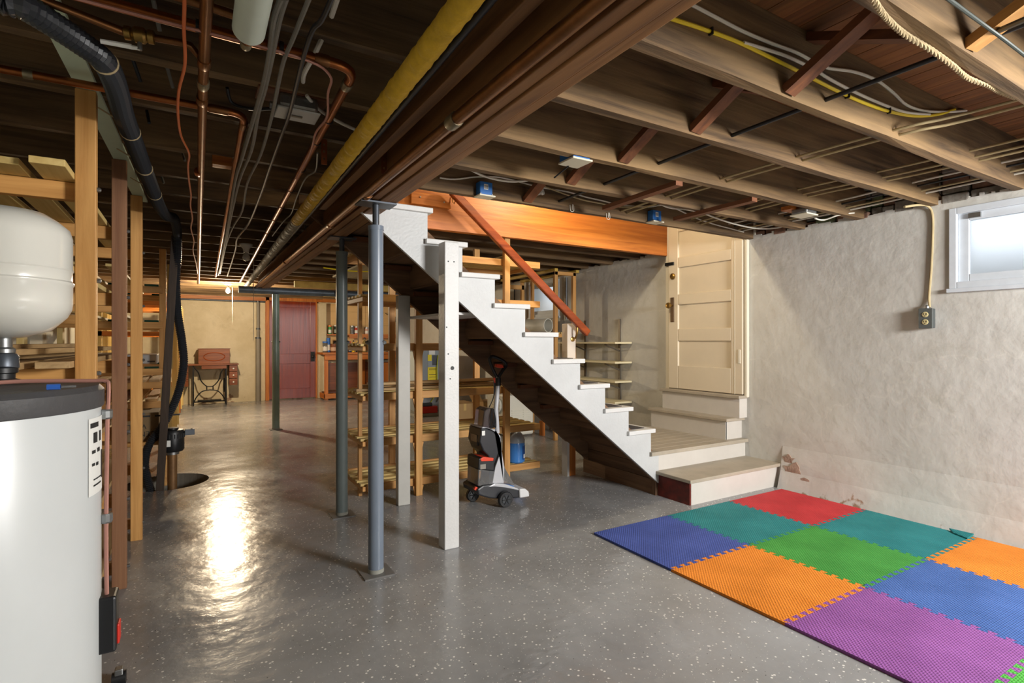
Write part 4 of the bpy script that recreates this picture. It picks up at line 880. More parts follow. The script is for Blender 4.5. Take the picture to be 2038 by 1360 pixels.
# far row of rack posts
fk = thing('storage_rack', 'far rack of pale yellow posts standing beyond the hanging rack', 'rack', (-.5, 9, 0))
for py in (8.4, 8.95, 9.5, 10.05, 10.6):
    x = Xf(py) + .02
    box(x - .06, x + .0, py, py + .04, .10 if py > 9 else 0.0, 1.72 + .05 * R.random()).build('front_post', wood('palepine' if py != 9.5 else 'orange', 'z'), fk, bev=.003)
    box(-.98, -.93, py, py + .04, 0, 1.75).build('back_post', wood('palepine', 'z'), fk)
    for z in (.5, .9, 1.3, 1.7): box(-.98, x - .06, py, py + .038, z - .06, z).build('cross_rail', wood('orange', 'x'), fk)
# grey metal box and carton on the rack
t = thing('metal_case', 'grey metal case lying on the hanging rack', 'case', (-.55, 6.6, 0.94))
box(-.72, -.26, 6.25, 6.75, .955, 1.045).build('case_body', plain('grey_case', '#b9bdbf', .4, .2), t, bev=.008); box(-.34, -.28, 6.246, 6.25, .97, .985).build('latch', M['darksteel'], t)
bx = thing('cardboard_box', 'brown cardboard box with upside-down lettering under the slatted shelf', 'box', (-.45, 5.3, .10))
b0 = P(238, 845, Y=5.2); b1 = P(316, 845, Y=5.2); zt = P(290, 822, Y=5.2).z; zb = P(290, 878, Y=5.2).z
box(b0.x, b1.x, 5.2, 5.55, zb, zt).build('carton', M['cartondark'], bx, bev=.003)
rot = ((-1, 0, 0), (0, 0, 1), (0, -1, 0))   # upside-down on the -Y face
rot = Matrix(((-1, 0, 0), (0, 0, -1), (0, -1, 0)))
xc = b1.x - .16
text_mesh('GENERAL', .058, M['ink'], bx, (xc + .02, 5.199, zb + .075), rot); text_mesh('WALL', .058, M['ink'], bx, (xc + .0, 5.199, zb + .135), rot)
box(xc + .02, xc + .055, 5.198, 5.2, zb + .175, zb + .205).build('red_logo', M['redplastic'], bx)
box(xc - .02, xc + .0, 5.198, 5.2, zb + .18, zb + .20).build('red_logo', M['redplastic'], bx)
for i in range(4): box(b0.x + .03 + .1 * i, b0.x + .10 + .1 * i, 5.198, 5.2, zt - .035, zt - .022).build('print', M['ink'], bx)
box(-.99, -.12, 5.14, 5.62, zb - .03, zb - .001).build('board', wood('pine', 'x'), None, 'wooden shelf board carrying the brown cardboard box', 'board', bev=.003)
for xx in (-.9, -.2): box(xx, xx + .05, 5.2, 5.58, 0, zb - .03).build('wood_block', wood('pine', 'y'), None, 'wooden block under the %s end of the carton board' % ('wall' if xx < -.5 else 'aisle'), 'block', bev=.003)
# dark leaning timber by the pump
MB().beam(P(349, 470, Y=4.95), P(318, 978, Z=-.02), .055, .04, side=(1, 0, 0)).build('leaning_timber', wood('darkpost', 'z'), None, 'dark stained timber leaning from the sump pit to the joists', 'timber', bev=.003)
# sump pump and hose
pb = V(-.095, 5.2, 0); px_ = P(343, 965, Z=0)
t = thing('sump_pump', 'black pedestal sump pump standing in the floor pit', 'pump', (px_.x, px_.y, -.45))
z0 = P(343, 898, Y=px_.y).z; z1 = P(343, 853, Y=px_.y).z
MB().cyl((px_.x, px_.y, -.45), (px_.x, px_.y, z0), .034, n=16).build('column_tube', plain('rusty_tube', '#8d6842', .5, .4, var=.3, vscale=20), t, smooth=True)
MB().cyl((px_.x, px_.y, z0 - .025), (px_.x, px_.y, z0 + .005), .05, n=16).build('flange', M['steel'], t, smooth=True)
rm = .085
MB().lathe([(.075, z0), (rm, z0 + .015), (rm, z1 - .03), (.075, z1 - .012), (.045, z1 - .006), (.045, z1 + .006), (.02, z1 + .008)], (px_.x, px_.y, 0), 28).build('motor', M['black'], t, smooth=True)
for i in range(28):
    a = 2 * math.pi * i / 28; MB().beam((px_.x + rm * math.cos(a), px_.y + rm * math.sin(a), z1 - .075), (px_.x + rm * math.cos(a), px_.y + rm * math.sin(a), z1 - .04), .008, .008).build('vent_rib', M['black'], t)
box(px_.x - .05, px_.x - .01, px_.y - rm - .002, px_.y - rm + .01, z0 + .05, z0 + .1).build('label', M['label'], t)
sw = P(375, 857, Y=px_.y); MB().beam((px_.x + .07, px_.y, z1 - .035), sw + V(.03, 0, .01), .03, .012).build('switch_arm', M['darksteel'], t)
box(sw.x - .025, sw.x + .045, sw.y - .03, sw.y + .03, sw.z - .035, sw.z + .012).build('switch_box', plain('grey_switch', '#6d747c', .45), t, bev=.004)
hp = [P(-60, -30, Z=1.95), P(0, 0, Z=1.95), P(45, 12, Z=1.95), P(100, 45, Z=1.95), P(160, 85, Z=1.95), P(205, 120, Z=1.95), P(228, 165, Z=1.95), P(245, 225, Z=1.95), P(262, 270, Z=1.955), P(285, 330, Z=1.955), P(305, 380, Z=1.955), P(318, 412, Z=1.955), P(332, 430, Y=4.2), P(346, 435, Y=4.5), P(352, 460, Y=4.85), P(353, 500, Y=4.95), P(350, 560, Y=5.0), P(353, 620, Y=5.05), P(362, 680, Y=5.08), P(365, 730, Y=5.1), P(352, 790, Y=5.12), P(325, 845, Y=5.15), P(297, 885, Y=5.15), P(288, 920, Y=5.15), P(292, 950, Y=5.15), P(302, 985, Y=5.15)]
hp = smooth_path(hp, 26); acc = 0; hq = [hp[0]]
out = [hp[0]]
for i in range(1, len(hp)):   # even spacing
    seg = (hp[i] - hp[i - 1]).length
    while acc + seg >= .0075:
        f = (.0075 - acc) / seg; q = hp[i - 1].lerp(hp[i], f); out.append(q); hp[i - 1] = q; seg = (hp[i] - q).length; acc = 0
    acc += seg
rad = [.0325 - (.0055 if i % 2 else 0) for i in range(len(out))]
ho = thing('drain_hose', 'black corrugated hose tied along the green board and dropping into the sump pit', 'hose', tuple(out[len(out) // 2]))
MB().tube(out, rad, 14).build('corrugated_tube', M['hose'], ho, smooth=False)
for (u, v) in ((208, 122), (258, 262), (288, 335), (308, 386)):
    q = P(u, v, Z=1.955); k = min(range(len(out)), key=lambda i: (out[i] - q).length); d_ = (out[k + 1] - out[k - 1]).normalized()
    g = MB().ring(out[k], d_, .031, 16); MB().tube(g + [g[0]], .0035, 6).build('twine', M['rope'], ho)
    MB().tube([g[0], V(Xf(out[k].y) + .01, out[k].y + .01, 2.028)], .003, 6).build('twine', M['rope'], ho)

# ================================================================== WATER HEATER AND EXPANSION TANK
HX, HY, HR = -.46, 1.70, .27
wh = thing('water_heater', 'white cylindrical water heater with dark grey cap', 'water heater', (HX, HY, 0))
MB().lathe([(HR - .01, .04), (HR, .05), (HR, 1.01), (HR - .004, 1.02)], (HX, HY, 0), 64).build('jacket', M['heater'], wh, smooth=True)
MB().lathe([(HR + .004, 1.008), (HR + .006, 1.012), (HR + .006, 1.05), (HR - .004, 1.062), (.02, 1.066)], (HX, HY, 0), 64).build('cap', M['cap'], wh, smooth=True)
for a in (0.6, 2.7, 4.8): MB().cyl((HX + .2 * math.cos(a), HY + .2 * math.sin(a), 0), (HX + .2 * math.cos(a), HY + .2 * math.sin(a), .05), .02, n=10).build('foot', M['black'], wh)
def onheat(ang, z, off=.0): return V(HX + (HR + off) * math.cos(ang), HY + (HR + off) * math.sin(ang), z)
a0 = math.radians(4)
# label wrapped on the side
def patch(a1, a2, z0_, z1_, off, nm, mt, par):
    n_ = 8; vs = []
    for i in range(n_ + 1):
        a = a1 + (a2 - a1) * i / n_; vs += [onheat(a, z0_, off), onheat(a, z1_, off)]
    return MB().add(vs, [(2 * i, 2 * i + 2, 2 * i + 3, 2 * i + 1) for i in range(n_)]).build(nm, mt, par)
lb = patch(math.radians(-19), math.radians(1), .80, .985, .0015, 'rating_label', M['label'], wh)
for k, (aa, ab, za, zb_) in enumerate(((-40, -28, .962, .974), (-36, -30, .925, .95), (-26, -22, .925, .95), (-38, -33, .90, .908), (-30, -25, .90, .91), (-38, -34, .87, .877), (-32, -28, .868, .876), (-36, -22, .835, .838), (-36, -22, .82, .824), (-21, -18, .83, .90))):
    patch(math.radians(-19 + (aa + 42) * .77), math.radians(-19 + (ab + 42) * .77), za, zb_, .0025, 'print', M['ink'], lb)
vx = onheat(math.radians(3), .46, .0)
gv = thing('gas_control', 'black gas control box low on the side of the water heater', 'control', (vx.x + .03, vx.y, .38))
MB().beam((vx.x - .02, vx.y, .385), (vx.x - .02, vx.y, .525), .001, .001).build('stem', M['steel'], gv)
box(vx.x - .03, vx.x + .034, vx.y - .04, vx.y + .03, .39, .53).build('housing', M['black'], gv, bev=.006)
box(vx.x + .032, vx.x + .039, vx.y - .02, vx.y + .02, .40, .45).build('red_knob', M['redplastic'], gv, bev=.003)
tp = [onheat(math.radians(200), 1.07, -.12), V(HX + .02, HY - .02, 1.072), V(HX + .12, HY + .02, 1.074), V(HX + .24, HY + .03, 1.07), onheat(.10, 1.068, .008), onheat(.08, 1.05, .014), onheat(.05, .95, .012), onheat(.03, .70, .010), onheat(.0, .53, .012)]
ct = thing('gas_tube', 'thin pinkish copper tube bent over the cap and down the heater side', 'tube', (HX + .2, HY, .53))
MB().tube(smooth_path(tp, 5), .005, 8).build('tube', M['pink'], ct, smooth=True)
for z in (.985, .72): MB().lathe([(.012, -.012), (.014, -.008), (.014, .008), (.012, .012)], onheat(.05, z, .01), 10).build('clip', M['steel'], ct)
sd = thing('screwdriver', 'blue-handled screwdriver lying on the heater cap', 'screwdriver', tuple(P(110, 771, Z=1.066)))
MB().cyl(P(93, 771, Z=1.071), P(120, 770, Z=1.071), .0065, n=8).build('handle', plain('blue_handle', '#2f62b8', .4), sd, smooth=True)
MB().cyl(P(120, 770, Z=1.071), P(150, 769, Z=1.0695), .003, n=8).build('blade', M['steel'], sd, smooth=True)
# expansion tank on its fittings
EX, EY = -.425, 1.93
et = thing('expansion_tank', 'glossy off-white expansion tank perched above the water heater', 'tank', (EX, EY, 1.06))
er = .146
MB().lathe([(.02, 1.178), (.05, 1.182), (.10, 1.20), (er - .012, 1.236), (er - .002, 1.258), (er, 1.275), (er, 1.322), (er + .003, 1.326), (er + .003, 1.332), (er - .001, 1.336), (er - .001, 1.362), (er + .002, 1.366), (er, 1.372), (er, 1.455), (er - .006, 1.478), (er - .03, 1.50), (.09, 1.517), (.04, 1.523), (.004, 1.525)], (EX, EY, 0), 64).build('shell', M['tank'], et, smooth=True)
MB().lathe([(.02, 1.135), (.027, 1.14), (.027, 1.15), (.02, 1.155), (.02, 1.18), (.028, 1.182)], (EX, EY, 0), 20).build('nipple', M['steel'], et, smooth=True)
MB().lathe([(.026, 1.095), (.034, 1.10), (.034, 1.13), (.028, 1.138)], (EX, EY, 0), 20).build('tee_fitting', M['darksteel'], et, smooth=True)
MB().cyl((EX, EY, 1.115), (EX - .12, EY - .05, 1.115), .022, n=16).build('tee_branch', M['darksteel'], et, smooth=True)
MB().lathe([(.042, 1.06), (.042, 1.068), (.03, 1.072), (.03, 1.085), (.036, 1.088), (.036, 1.10), (.02, 1.104)], (EX, EY - .02, 0), 20).build('vent_cap', M['black'], et, smooth=True)

# ================================================================== CENTRE: RACK UNDER THE STAIR
cr = thing('slatted_rack', 'wooden rack with slatted shelves standing just behind the stair', 'rack', (1.85, 4.2, 0))
YA, YZ = 3.915, 4.50
for x, y0, y1, w_ in ((1.475, 3.875, 3.915, .052), (2.25, 3.875, 3.915, .052), (2.29, 4.505, 4.545, .055), (1.475, 4.505, 4.545, .052)):
    box(x, x + w_, y0, y1, 0, 2.035).build('post', wood('pine', 'z'), cr, bev=.003)
box(1.10, 1.128, 4.09, 4.125, 0, 2.035).build('post', wood('pine', 'z'), cr, bev=.003)
for z in (.125, .455, .79, 1.155, 1.52, 1.86):
    box(1.12, 2.63, 3.916, 3.945, z - .055, z - .0).build('front_rail', wood('pine', 'x'), cr, bev=.003)
    box(1.12, 2.63, 4.475, 4.504, z - .055, z - .0).build('rear_rail', wood('pine', 'x'), cr, bev=.003)
    for i in range(5):
        y = 3.965 + .103 * i
        box(1.08, 2.63, y, y + .055, z - .02, z - .002).build('slat', wood('palepine', 'x'), cr, bev=.002)
    for x in (1.09, 2.60): box(x, x + .03, 3.946, 4.474, z - .055, z - .021).build('end_rail', wood('pine', 'y'), cr, bev=.003)
    if z < 1.2:
        m = MB(); m.prism([(1.46, 3.90, z - .055), (1.475, 3.90, z - .13), (1.475, 3.90, z - .055)], (0, .014, 0)); m.prism([(1.527, 3.90, z - .055), (1.527, 3.90, z - .13), (1.545, 3.90, z - .055)], (0, .014, 0))
        m.build('gusset', wood('pine', 'z'), cr)
for i in range(3):
    z = .792 + .021 * i
    box(1.08 + .05 * i, 2.55, 4.08 + .09 * (i % 2), 4.16 + .09 * (i % 2), z, z + .019).build('loose_board', wood('slat', 'x'), None, ('pale loose board lying on the waist-high slatted shelf, lowest of the stack', 'pale loose board in the middle of the stack on the slatted shelf', 'pale loose board on top of the stack on the slatted shelf')[i], 'board', 'loose boards on the slatted rack', bev=.002)
# gallon jug with blue fluid
jx, jy, jz = 2.44, 4.01, .124
t = thing('fluid_jug', 'clear plastic gallon jug of blue fluid on the bottom slatted shelf', 'jug', (jx, jy, jz))
MB().lathe([(.066, 0), (.076, .01), (.077, .165), (.074, .175)], (jx, jy, jz), 32).build('blue_fluid', M['bluefluid'], t, smooth=True)
MB().lathe([(.0765, .172), (.077, .195), (.068, .225), (.045, .255), (.026, .275), (.021, .285), (.021, .292)], (jx, jy, jz), 32).build('shoulder', plain('milky_plastic', '#b6bcc4', .3, trans=.3), t, smooth=True)
MB().lathe([(.023, .288), (.023, .308), (.02, .312)], (jx, jy, jz), 18).build('screw_cap', M['whitecable'], t, smooth=True)
vs = []; 
for i in range(9):
    a = math.radians(-75 + 9 * i); vs += [V(jx + .0785 * math.cos(a), jy + .0785 * math.sin(a), jz + .03), V(jx + .0785 * math.cos(a), jy + .0785 * math.sin(a), jz + .145)]
lb = MB().add(vs, [(2 * i, 2 * i + 2, 2 * i + 3, 2 * i + 1) for i in range(8)]).build('label', M['bluelabel'], t)
vs = []
for i in range(6):
    a = math.radians(-66 + 9 * i); vs += [V(jx + .0795 * math.cos(a), jy + .0795 * math.sin(a), jz + .04), V(jx + .0795 * math.cos(a), jy + .0795 * math.sin(a), jz + .075)]
MB().add(vs, [(2 * i, 2 * i + 2, 2 * i + 3, 2 * i + 1) for i in range(5)]).build('label_print', M['label'], lb)

# ================================================================== CARPET CLEANER
VY = 3.44
cc = thing('carpet_cleaner', 'upright black and silver carpet cleaner with red trigger and clear tanks', 'carpet cleaner', (1.98, VY, 0))
def pp(u, v, dy=0): return P(u, v, Y=VY) + V(0, dy, 0)
# low foot with silver nose
prof([(952, 986), (950, 975), (962, 967), (985, 964), (1005, 968), (1030, 974), (1040, 973), (1041, 991), (1004, 994), (975, 993)], VY - .12, .24).build('foot_shell', plain('charcoal_plastic', '#2b2c30', .35), cc, bev=.01)
prof([(972, 970), (985, 963), (1005, 964), (1030, 972), (1036, 977), (1005, 971), (985, 969)], VY - .124, .248).build('foot_trim', M['silver'], cc, bev=.004)
prof([(1034, 974), (1046, 973), (1053, 979), (1054, 989), (1035, 992)], VY - .135, .27).build('nozzle', plain('white_nozzle', '#dcdcdc', .3), cc, bev=.008)
prof([(998, 962), (1024, 968), (1022, 974), (996, 970)], VY - .10, .2).build('blue_window', M['bluefluid'], cc, bev=.004)
prof([(1004, 930), (1025, 966), (1000, 962)], VY - .085, .17).build('clear_hood', M['clear'], cc, bev=.004)
for (u, v, dy, r_) in ((986, 983, -.14, .056), (953, 973, .10, .05)):
    q = pp(u, v, dy); q.z = r_ if dy < 0 else r_
    wq = MB().lathe([(.02, -.014), (r_ - .006, -.014), (r_, -.008), (r_, .012), (r_ - .005, .018), (.02, .018)], q, 28, (0, -1, 0)).build('wheel', M['black'], cc, smooth=True)
    MB().lathe([(r_ * .62, 0), (r_ * .62, .004), (.01, .005)], q + V(0, -.018, 0), 20, (0, -1, 0)).build('hub', plain('dark_hub', '#33363a', .3), wq, smooth=True)
    for i in range(6):
        a = i * math.pi / 3; MB().beam(q + V(0, -.024, 0), q + V(.033 * math.cos(a), -.024, .033 * math.sin(a)), .006, .004, side=(0, 1, 0)).build('spoke', M['iron'], wq)
prof([(944, 975), (947, 969), (962, 977), (960, 983)], VY - .10, .02).build('pedal', M['orangered'], cc)
# main body, clear recovery tank with black lid and red latch
prof([(958, 853), (972, 853), (990, 862), (996, 876), (995, 905), (986, 930), (980, 962), (1003, 962), (1004, 930), (999, 900), (996, 868), (985, 855), (962, 850)], VY - .10, .20).build('spine_trim', M['silver'], cc, bev=.003)
prof([(958, 854), (966, 852), (984, 860), (993, 874), (994, 900), (984, 925), (986, 968), (970, 966), (976, 925), (972, 908), (962, 898), (955, 880)], VY - .095, .19).build('body', plain('charcoal_plastic', '#2b2c30', .35), cc, bev=.008)
prof([(951, 866), (960, 866), (963, 888), (950, 888)], VY - .06, .12).build('motor_cover', M['black'], cc, bev=.006)
prof([(949, 866), (953, 868), (953, 888), (949, 884)], VY - .05, .1).build('clear_knob', M['clear'], cc, bev=.003)
tk = prof([(952, 935), (984, 938), (980, 972), (951, 968)], VY - .10, .17).build('recovery_tank', M['clear'], cc, bev=.006)
prof([(953, 914), (960, 911), (984, 914), (984, 938), (952, 935)], VY - .105, .18).build('tank_lid', M['black'], cc, bev=.006)
prof([(956, 914), (962, 910), (983, 912), (982, 918), (958, 919)], VY - .108, .13).build('tank_latch', M['orangered'], cc, bev=.004)
box(*(lambda a, b: (a.x, b.x, VY - .107, VY - .104, b.z, a.z))(P(955, 925, Y=VY - .1), P(966, 933, Y=VY - .1))).build('badge', plain('badge_plate', '#8f8a80', .4), cc)
lq = P(962, 862, Y=VY - .1); box(lq.x - .012, lq.x + .012, VY - .102, VY - .098, lq.z - .018, lq.z + .014).build('sticker', M['label'], cc)
prof([(960, 855), (964, 818), (972, 812), (985, 814), (984, 852), (975, 855)], VY - .08, .14).build('smoked_tank', M['smoke'], cc, bev=.008)
# silver stem, black loop handle with red trigger
MB().tube([pp(990, 862), pp(987, 815), pp(991, 765)], .017, 14).build('stem', M['silver'], cc, smooth=True)
MB().tube([pp(991, 768), pp(991, 752)], .021, 14).build('stem_collar', M['black'], cc, smooth=True)
MB().tube(smooth_path([pp(991, 766), pp(992, 752), pp(1000, 738), pp(1007, 728), pp(1003, 720), pp(990, 713), pp(980, 710), pp(975, 713), pp(975, 720), pp(981, 736), pp(988, 750)], 6), .0125, 12).build('handle_loop', M['black'], cc, smooth=True)
prof([(989, 725), (1000, 726), (1003, 732), (996, 733), (988, 731)], VY - .016, .032).build('trigger', M['orangered'], cc, bev=.003)
MB().cyl(pp(980, 752, -.03), pp(980, 763, -.03), .007, n=8).build('cord_hook', M['orangered'], cc)
for i in range(4):
    MB().tube(smooth_path([pp(982 - i, 757, -.03), pp(979 - i, 785, -.035 - .006 * i), pp(969, 810, -.035)], 5), .004, 6).build('power_cord', M['black'], cc, smooth=True)
for i in range(3):
    MB().tube(smooth_path([pp(968, 810, -.09), pp(964 + 2 * i, 830, -.092), pp(966 + 4 * i, 848, -.09), pp(972 + i, 832, -.092), pp(970, 812, -.09)], 5), .0035, 6).build('cord_loop', M['black'], cc, smooth=True)

# ================================================================== BEHIND THE STAIR: SHELVES, RACK, FURNACE
ws = thing('wall_shelves', 'four cream shelves on slotted metal standards fixed to the plaster wall', 'shelves', (XR - .12, 4.85, .5))
for z in (1.165, .955, .75, .53):
    s_ = MB().box(XR - .25, XR - .012, 4.32, 5.5, z - .02, z).build('shelf', M['shelfcream'], ws, bev=.003)
    for y in (4.52, 5.12): 
        MB().beam((XR - .012, y, z - .10), (XR - .22, y, z - .026), .012, .014, side=(0, 1, 0)).build('bracket', M['standard'], s_)
for y in (4.52, 5.12): box(XR - .014, XR, y - .014, y + .014, .42, 1.42).build('standard', M['standard'], ws)
rd = thing('window_rack', 'yellow wooden frame rack standing below the far basement window', 'rack', (3.88, 5.85, 0))
for x, y, w_ in ((3.70, 5.20, .045), (3.97, 5.20, .045), (3.78, 6.45, .045), (4.02, 6.45, .045), (3.80, 5.85, .04)):
    box(x, x + w_, y, y + .04, 0, 2.0).build('post', wood('pine', 'z'), rd, bev=.003)
for x in (3.70, 4.015): box(x - .0, x + .045, 5.20, 6.49, 2.0, 2.035).build('top_rail', M['yellowlam'], rd, bev=.003)
box(3.70, 4.015, 5.2, 5.238, 1.96, 2.0).build('cross_rail', wood('pine', 'x'), rd); box(3.78, 4.06, 6.45, 6.488, 1.9, 1.96).build('cross_rail', wood('pine', 'x'), rd)
for z in (1.28, .95, .5):
    for x in (3.72, 3.82, 3.92): box(x, x + .08, 5.24, 6.45, z - .02, z).build('slat', wood('palepine', 'y'), rd)
    box(3.70, 4.015, 5.2, 5.235, z - .06, z - .02).build('cross_rail', wood('pine', 'x'), rd); box(3.78, 4.06, 6.455, 6.485, z - .06, z - .02).build('cross_rail', wood('pine', 'x'), rd)
t = thing('white_duct', 'white cylindrical duct section lying on the window rack', 'duct', (3.9, 5.75, 1.28))
dv = V(.25, -.95, 0).normalized(); c0 = V(3.90, 5.62, 1.372)
m = MB(); n_ = 28
m.add(m.ring(c0, dv, .09, n_) + m.ring(c0 - dv * .55, dv, .09, n_) + m.ring(c0 - dv * .55, dv, .08, n_) + m.ring(c0, dv, .08, n_), [(a_ * n_ + i, a_ * n_ + (i + 1) % n_, ((a_ + 1) % 4) * n_ + (i + 1) % n_, ((a_ + 1) % 4) * n_ + i) for a_ in range(4) for i in range(n_)])
m.build('tube', M['acwhite'], t, smooth=True)
# window wall fittings
for nm, lab, pts, mt in (('conduit', 'thin dark conduit running down the wall beside the far window', [(XR - .01, 5.5, 1.98), (XR - .01, 5.5, 1.45)], 'blackcable'), ('conduit', 'thin conduit with a valve running down the wall behind the window rack', [(XR - .02, 6.75, 1.98), (XR - .02, 6.75, 1.2)], 'darksteel')):
    o_ = MB().tube(pts, .009, 8).build(nm, M[mt], None, lab, 'pipe', smooth=True)
MB().lathe([(.03, 0), (.035, .006), (.03, .012), (.008, .02)], (XR - .05, 6.83, 1.76), 12, (-1, 0, 0)).build('valve_wheel', M['iron'], o_)
# air conditioner unit on the floor
ac = thing('air_conditioner', 'old off-white appliance with side louvres standing on the floor under the window rack', 'appliance', (3.5, 5.75, 0))
box(3.30, 3.68, 5.62, 6.15, .02, .52).build('housing', M['acwhite'], ac, bev=.025)
for i in range(9):
    z = .10 + .028 * i
    box(3.36, 3.50, 5.612, 5.622, z, z + .010).build('louvre', M['acwhite'], ac); box(3.52, 3.63, 5.612, 5.622, z, z + .010).build('louvre', M['acwhite'], ac)
MB().lathe([(.09, 0), (.10, .02), (.085, .03)], (3.298, 5.85, .38), 20, (-1, 0, 0)).build('fan_guard', M['acwhite'], ac)
for i in range(6): MB().tube([V(3.27, 5.85, .38) + V(0, .09 * math.cos(i * math.pi / 6), .09 * math.sin(i * math.pi / 6)), V(3.27, 5.85, .38) - V(0, .09 * math.cos(i * math.pi / 6), .09 * math.sin(i * math.pi / 6))], .003, 5).build('guard_wire', M['steel'], ac)
box(3.76, 3.80, 5.55, 5.62, 0, .18).build('wood_block', wood('orange', 'z'), None, 'short orange wooden block on the floor beside the old appliance', 'block')
# cartons
for lab, (x0, x1, y0, y1, z0, z1), mt in (('plain tan cardboard box on the floor behind the slatted rack', (2.98, 3.34, 6.5, 6.9, 0, .34), 'carton'), ('open yellowish cardboard box with raised flaps behind the slatted rack', (3.36, 3.62, 6.35, 6.7, 0, .36), 'carton')):
    t = thing('cardboard_box', lab, 'box', ((x0 + x1) / 2, (y0 + y1) / 2, 0))
    box(x0, x1, y0, y1, z0, z1).build('carton', M[mt], t, bev=.004)
    box((x0 + x1) / 2 - .02, (x0 + x1) / 2 + .02, y0 - .0015, y0, z1 - .09, z1).build('packing_tape', plain('tape', '#c9a86a', .3), t)
    if 'open' in lab:
        for s in (-1, 1): MB().beam(((x0 if s < 0 else x1), (y0 + y1) / 2, z1), ((x0 if s < 0 else x1) + s * .07, (y0 + y1) / 2, z1 + .12), y1 - y0, .005, side=(0, 1, 0)).build('flap', M['carton'], t)
bl = MB()
for i in range(7):
    a = i * .9; bl.tube(smooth_path([V(3.32 + .12 * math.cos(a), 6.62 + .1 * math.sin(a), .46 + .012 * i), V(3.32 - .05 * math.sin(a), 6.6, .52 + .012 * i), V(3.32 - .14 * math.cos(a + .4), 6.62 - .1 * math.sin(a), .46 + .015 * i)], 5), .02, 8)
bl.build('bundle', plain('grey_cloth', '#8d8468', .9, var=.3, vscale=18), None, 'heap of rolled grey-brown rope and cloth on the cardboard boxes', 'bundle', smooth=True)
# furnace
fu = thing('furnace', 'grey steel furnace cabinet with yellow labels', 'furnace', (3.32, 8.4, 0))
fx0, fx1, fy0, fy1 = 3.10, 3.56, 8.06, 8.74
box(fx0, fx1, fy0, fy1, .05, 1.06).build('cabinet', M['furnace'], fu, bev=.006)
box(fx0 + .16, fx1 - .015, fy0 - .006, fy0, .48, 1.05).build('upper_panel', plain('furnace_panel', '#98a1a6', .4), fu, bev=.004); box(fx0 + .02, fx1 - .015, fy0 - .006, fy0, .07, .46).build('lower_panel', plain('furnace_panel', '#98a1a6', .4), fu, bev=.004)
box(fx0 - .006, fx0, fy0 + .02, fy0 + .42, .3, 1.0).build('side_label', plain('pale_sheet', '#b9c5c8', .4), fu); box(fx0 - .012, fx0, fy1 - .2, fy1 - .02, .06, 1.05).build('side_stripe', M['furnacedark'], fu)
yl_ = box(fx0 + .16, fx0 + .32, fy0 - .009, fy0 - .005, .54, .76).build('yellow_label', M['yellowlabel'], fu)
for z in (.73, .715, .64, .60): box(fx0 + .18, fx0 + .30, fy0 - .0105, fy0 - .0085, z, z + .006).build('print', M['ink'], yl_)
box(fx0 + .16, fx0 + .225, fy0 - .009, fy0 - .005, .86, .96).build('yellow_label', M['yellowlabel'], fu); box(fx0 + .235, fx0 + .33, fy0 - .01, fy0 - .005, .79, .95).build('control_panel', plain('dark_panel', '#4a4f57', .4), fu)
box(fx0 + .18, fx0 + .28, fy0 - .012, fy0 - .005, .96, 1.03).build('white_label', M['label'], fu)
t = MB().tube([(fx1 - .08, fy0 - .05, .52), (fx1 - .08, fy0 - .05, 1.22), (fx1 - .08, fy0 - .02, 2.03)], .034, 16).build('vent_pipe', plain('pvc_grey', '#8a9298', .45), fu, smooth=True)
for z, mt in ((.62, 'label'), (.90, 'orangered')): MB().cyl((fx1 - .08, fy0 - .05, z - .05), (fx1 - .08, fy0 - .05, z + .05), .036, n=16).build('pipe_label', M[mt], fu, smooth=True)
MB().tube(smooth_path([(fx0 + .33, fy0 - .02, .95), (fx0 + .30, fy0 - .05, .75), (fx0 + .30, fy0 - .05, .5), (fx0 + .25, fy0 - .05, .3), (fx0 + .2, fy0 - .02, .2)], 5), .008, 7).build('wire', plain('yellow_green_wire', '#b9c23a', .5), fu, smooth=True)
MB().tube(smooth_path([(fx0 + .40, fy0 - .02, .5), (fx0 + .40, fy0 - .05, .38), (fx0 + .34, fy0 - .05, .28), (fx0 + .30, fy0 - .02, .2)], 5), .012, 7).build('hose', M['greycable'], fu, smooth=True)
box(2.98, 3.7, 7.86, 8.8, 0, .05).build('furnace_pad', M['pad'], None, 'low concrete pad under the grey furnace', 'pad', bev=.006)
rt = thing('red_tray', 'red plastic pump tray in front of the furnace', 'tray', (3.2, 7.95, .05)); box(3.04, 3.36, 7.89, 8.0, .05, .155).build('tray_body', M['redplastic'], rt, bev=.008)
box(3.12, 3.28, 7.91, 7.98, .155, .21).build('pump_head', M['black'], rt, bev=.006)

# ================================================================== FAR END
sm = thing('sewing_table', 'antique treadle sewing table with drawers and black iron legs', 'table', (.35, 11.4, 0))
SY = 11.25
box(-.16, .80, SY, SY + .42, .735, .762).build('table_top', wood('sewing', 'x'), sm, bev=.004)
hb = box(.15, .655, SY + .05, SY + .36, .762, 1.03).build('head_cover', wood('sewing', 'x'), sm, bev=.004)
ov = [V(.402 + .17 * math.cos(a), SY + .049, .89 + .075 * math.sin(a)) for a in [2 * math.pi * i / 36 for i in range(37)]]
MB().tube(ov, .008, 6).build('oval_moulding', wood('rail', 'x'), hb, smooth=True); box(.14, .665, SY + .04, SY + .37, 1.03, 1.042).build('cover_lid', wood('sewing', 'x'), hb)
for x0 in (-.14, .645):
    for i in range(3):
        dr = box(x0, x0 + .135, SY + .02, SY + .40, .605 - .125 * i + .008, .73 - .125 * i).build('drawer', wood('sewing', 'x'), sm, bev=.004)
        MB().lathe([(.006, 0), (.006, .012), (.014, .016), (.014, .022), (.004, .026)], (x0 + .0675, SY + .02, .67 - .125 * i), 12, (0, -1, 0)).build('knob', M['porcelain'], dr)
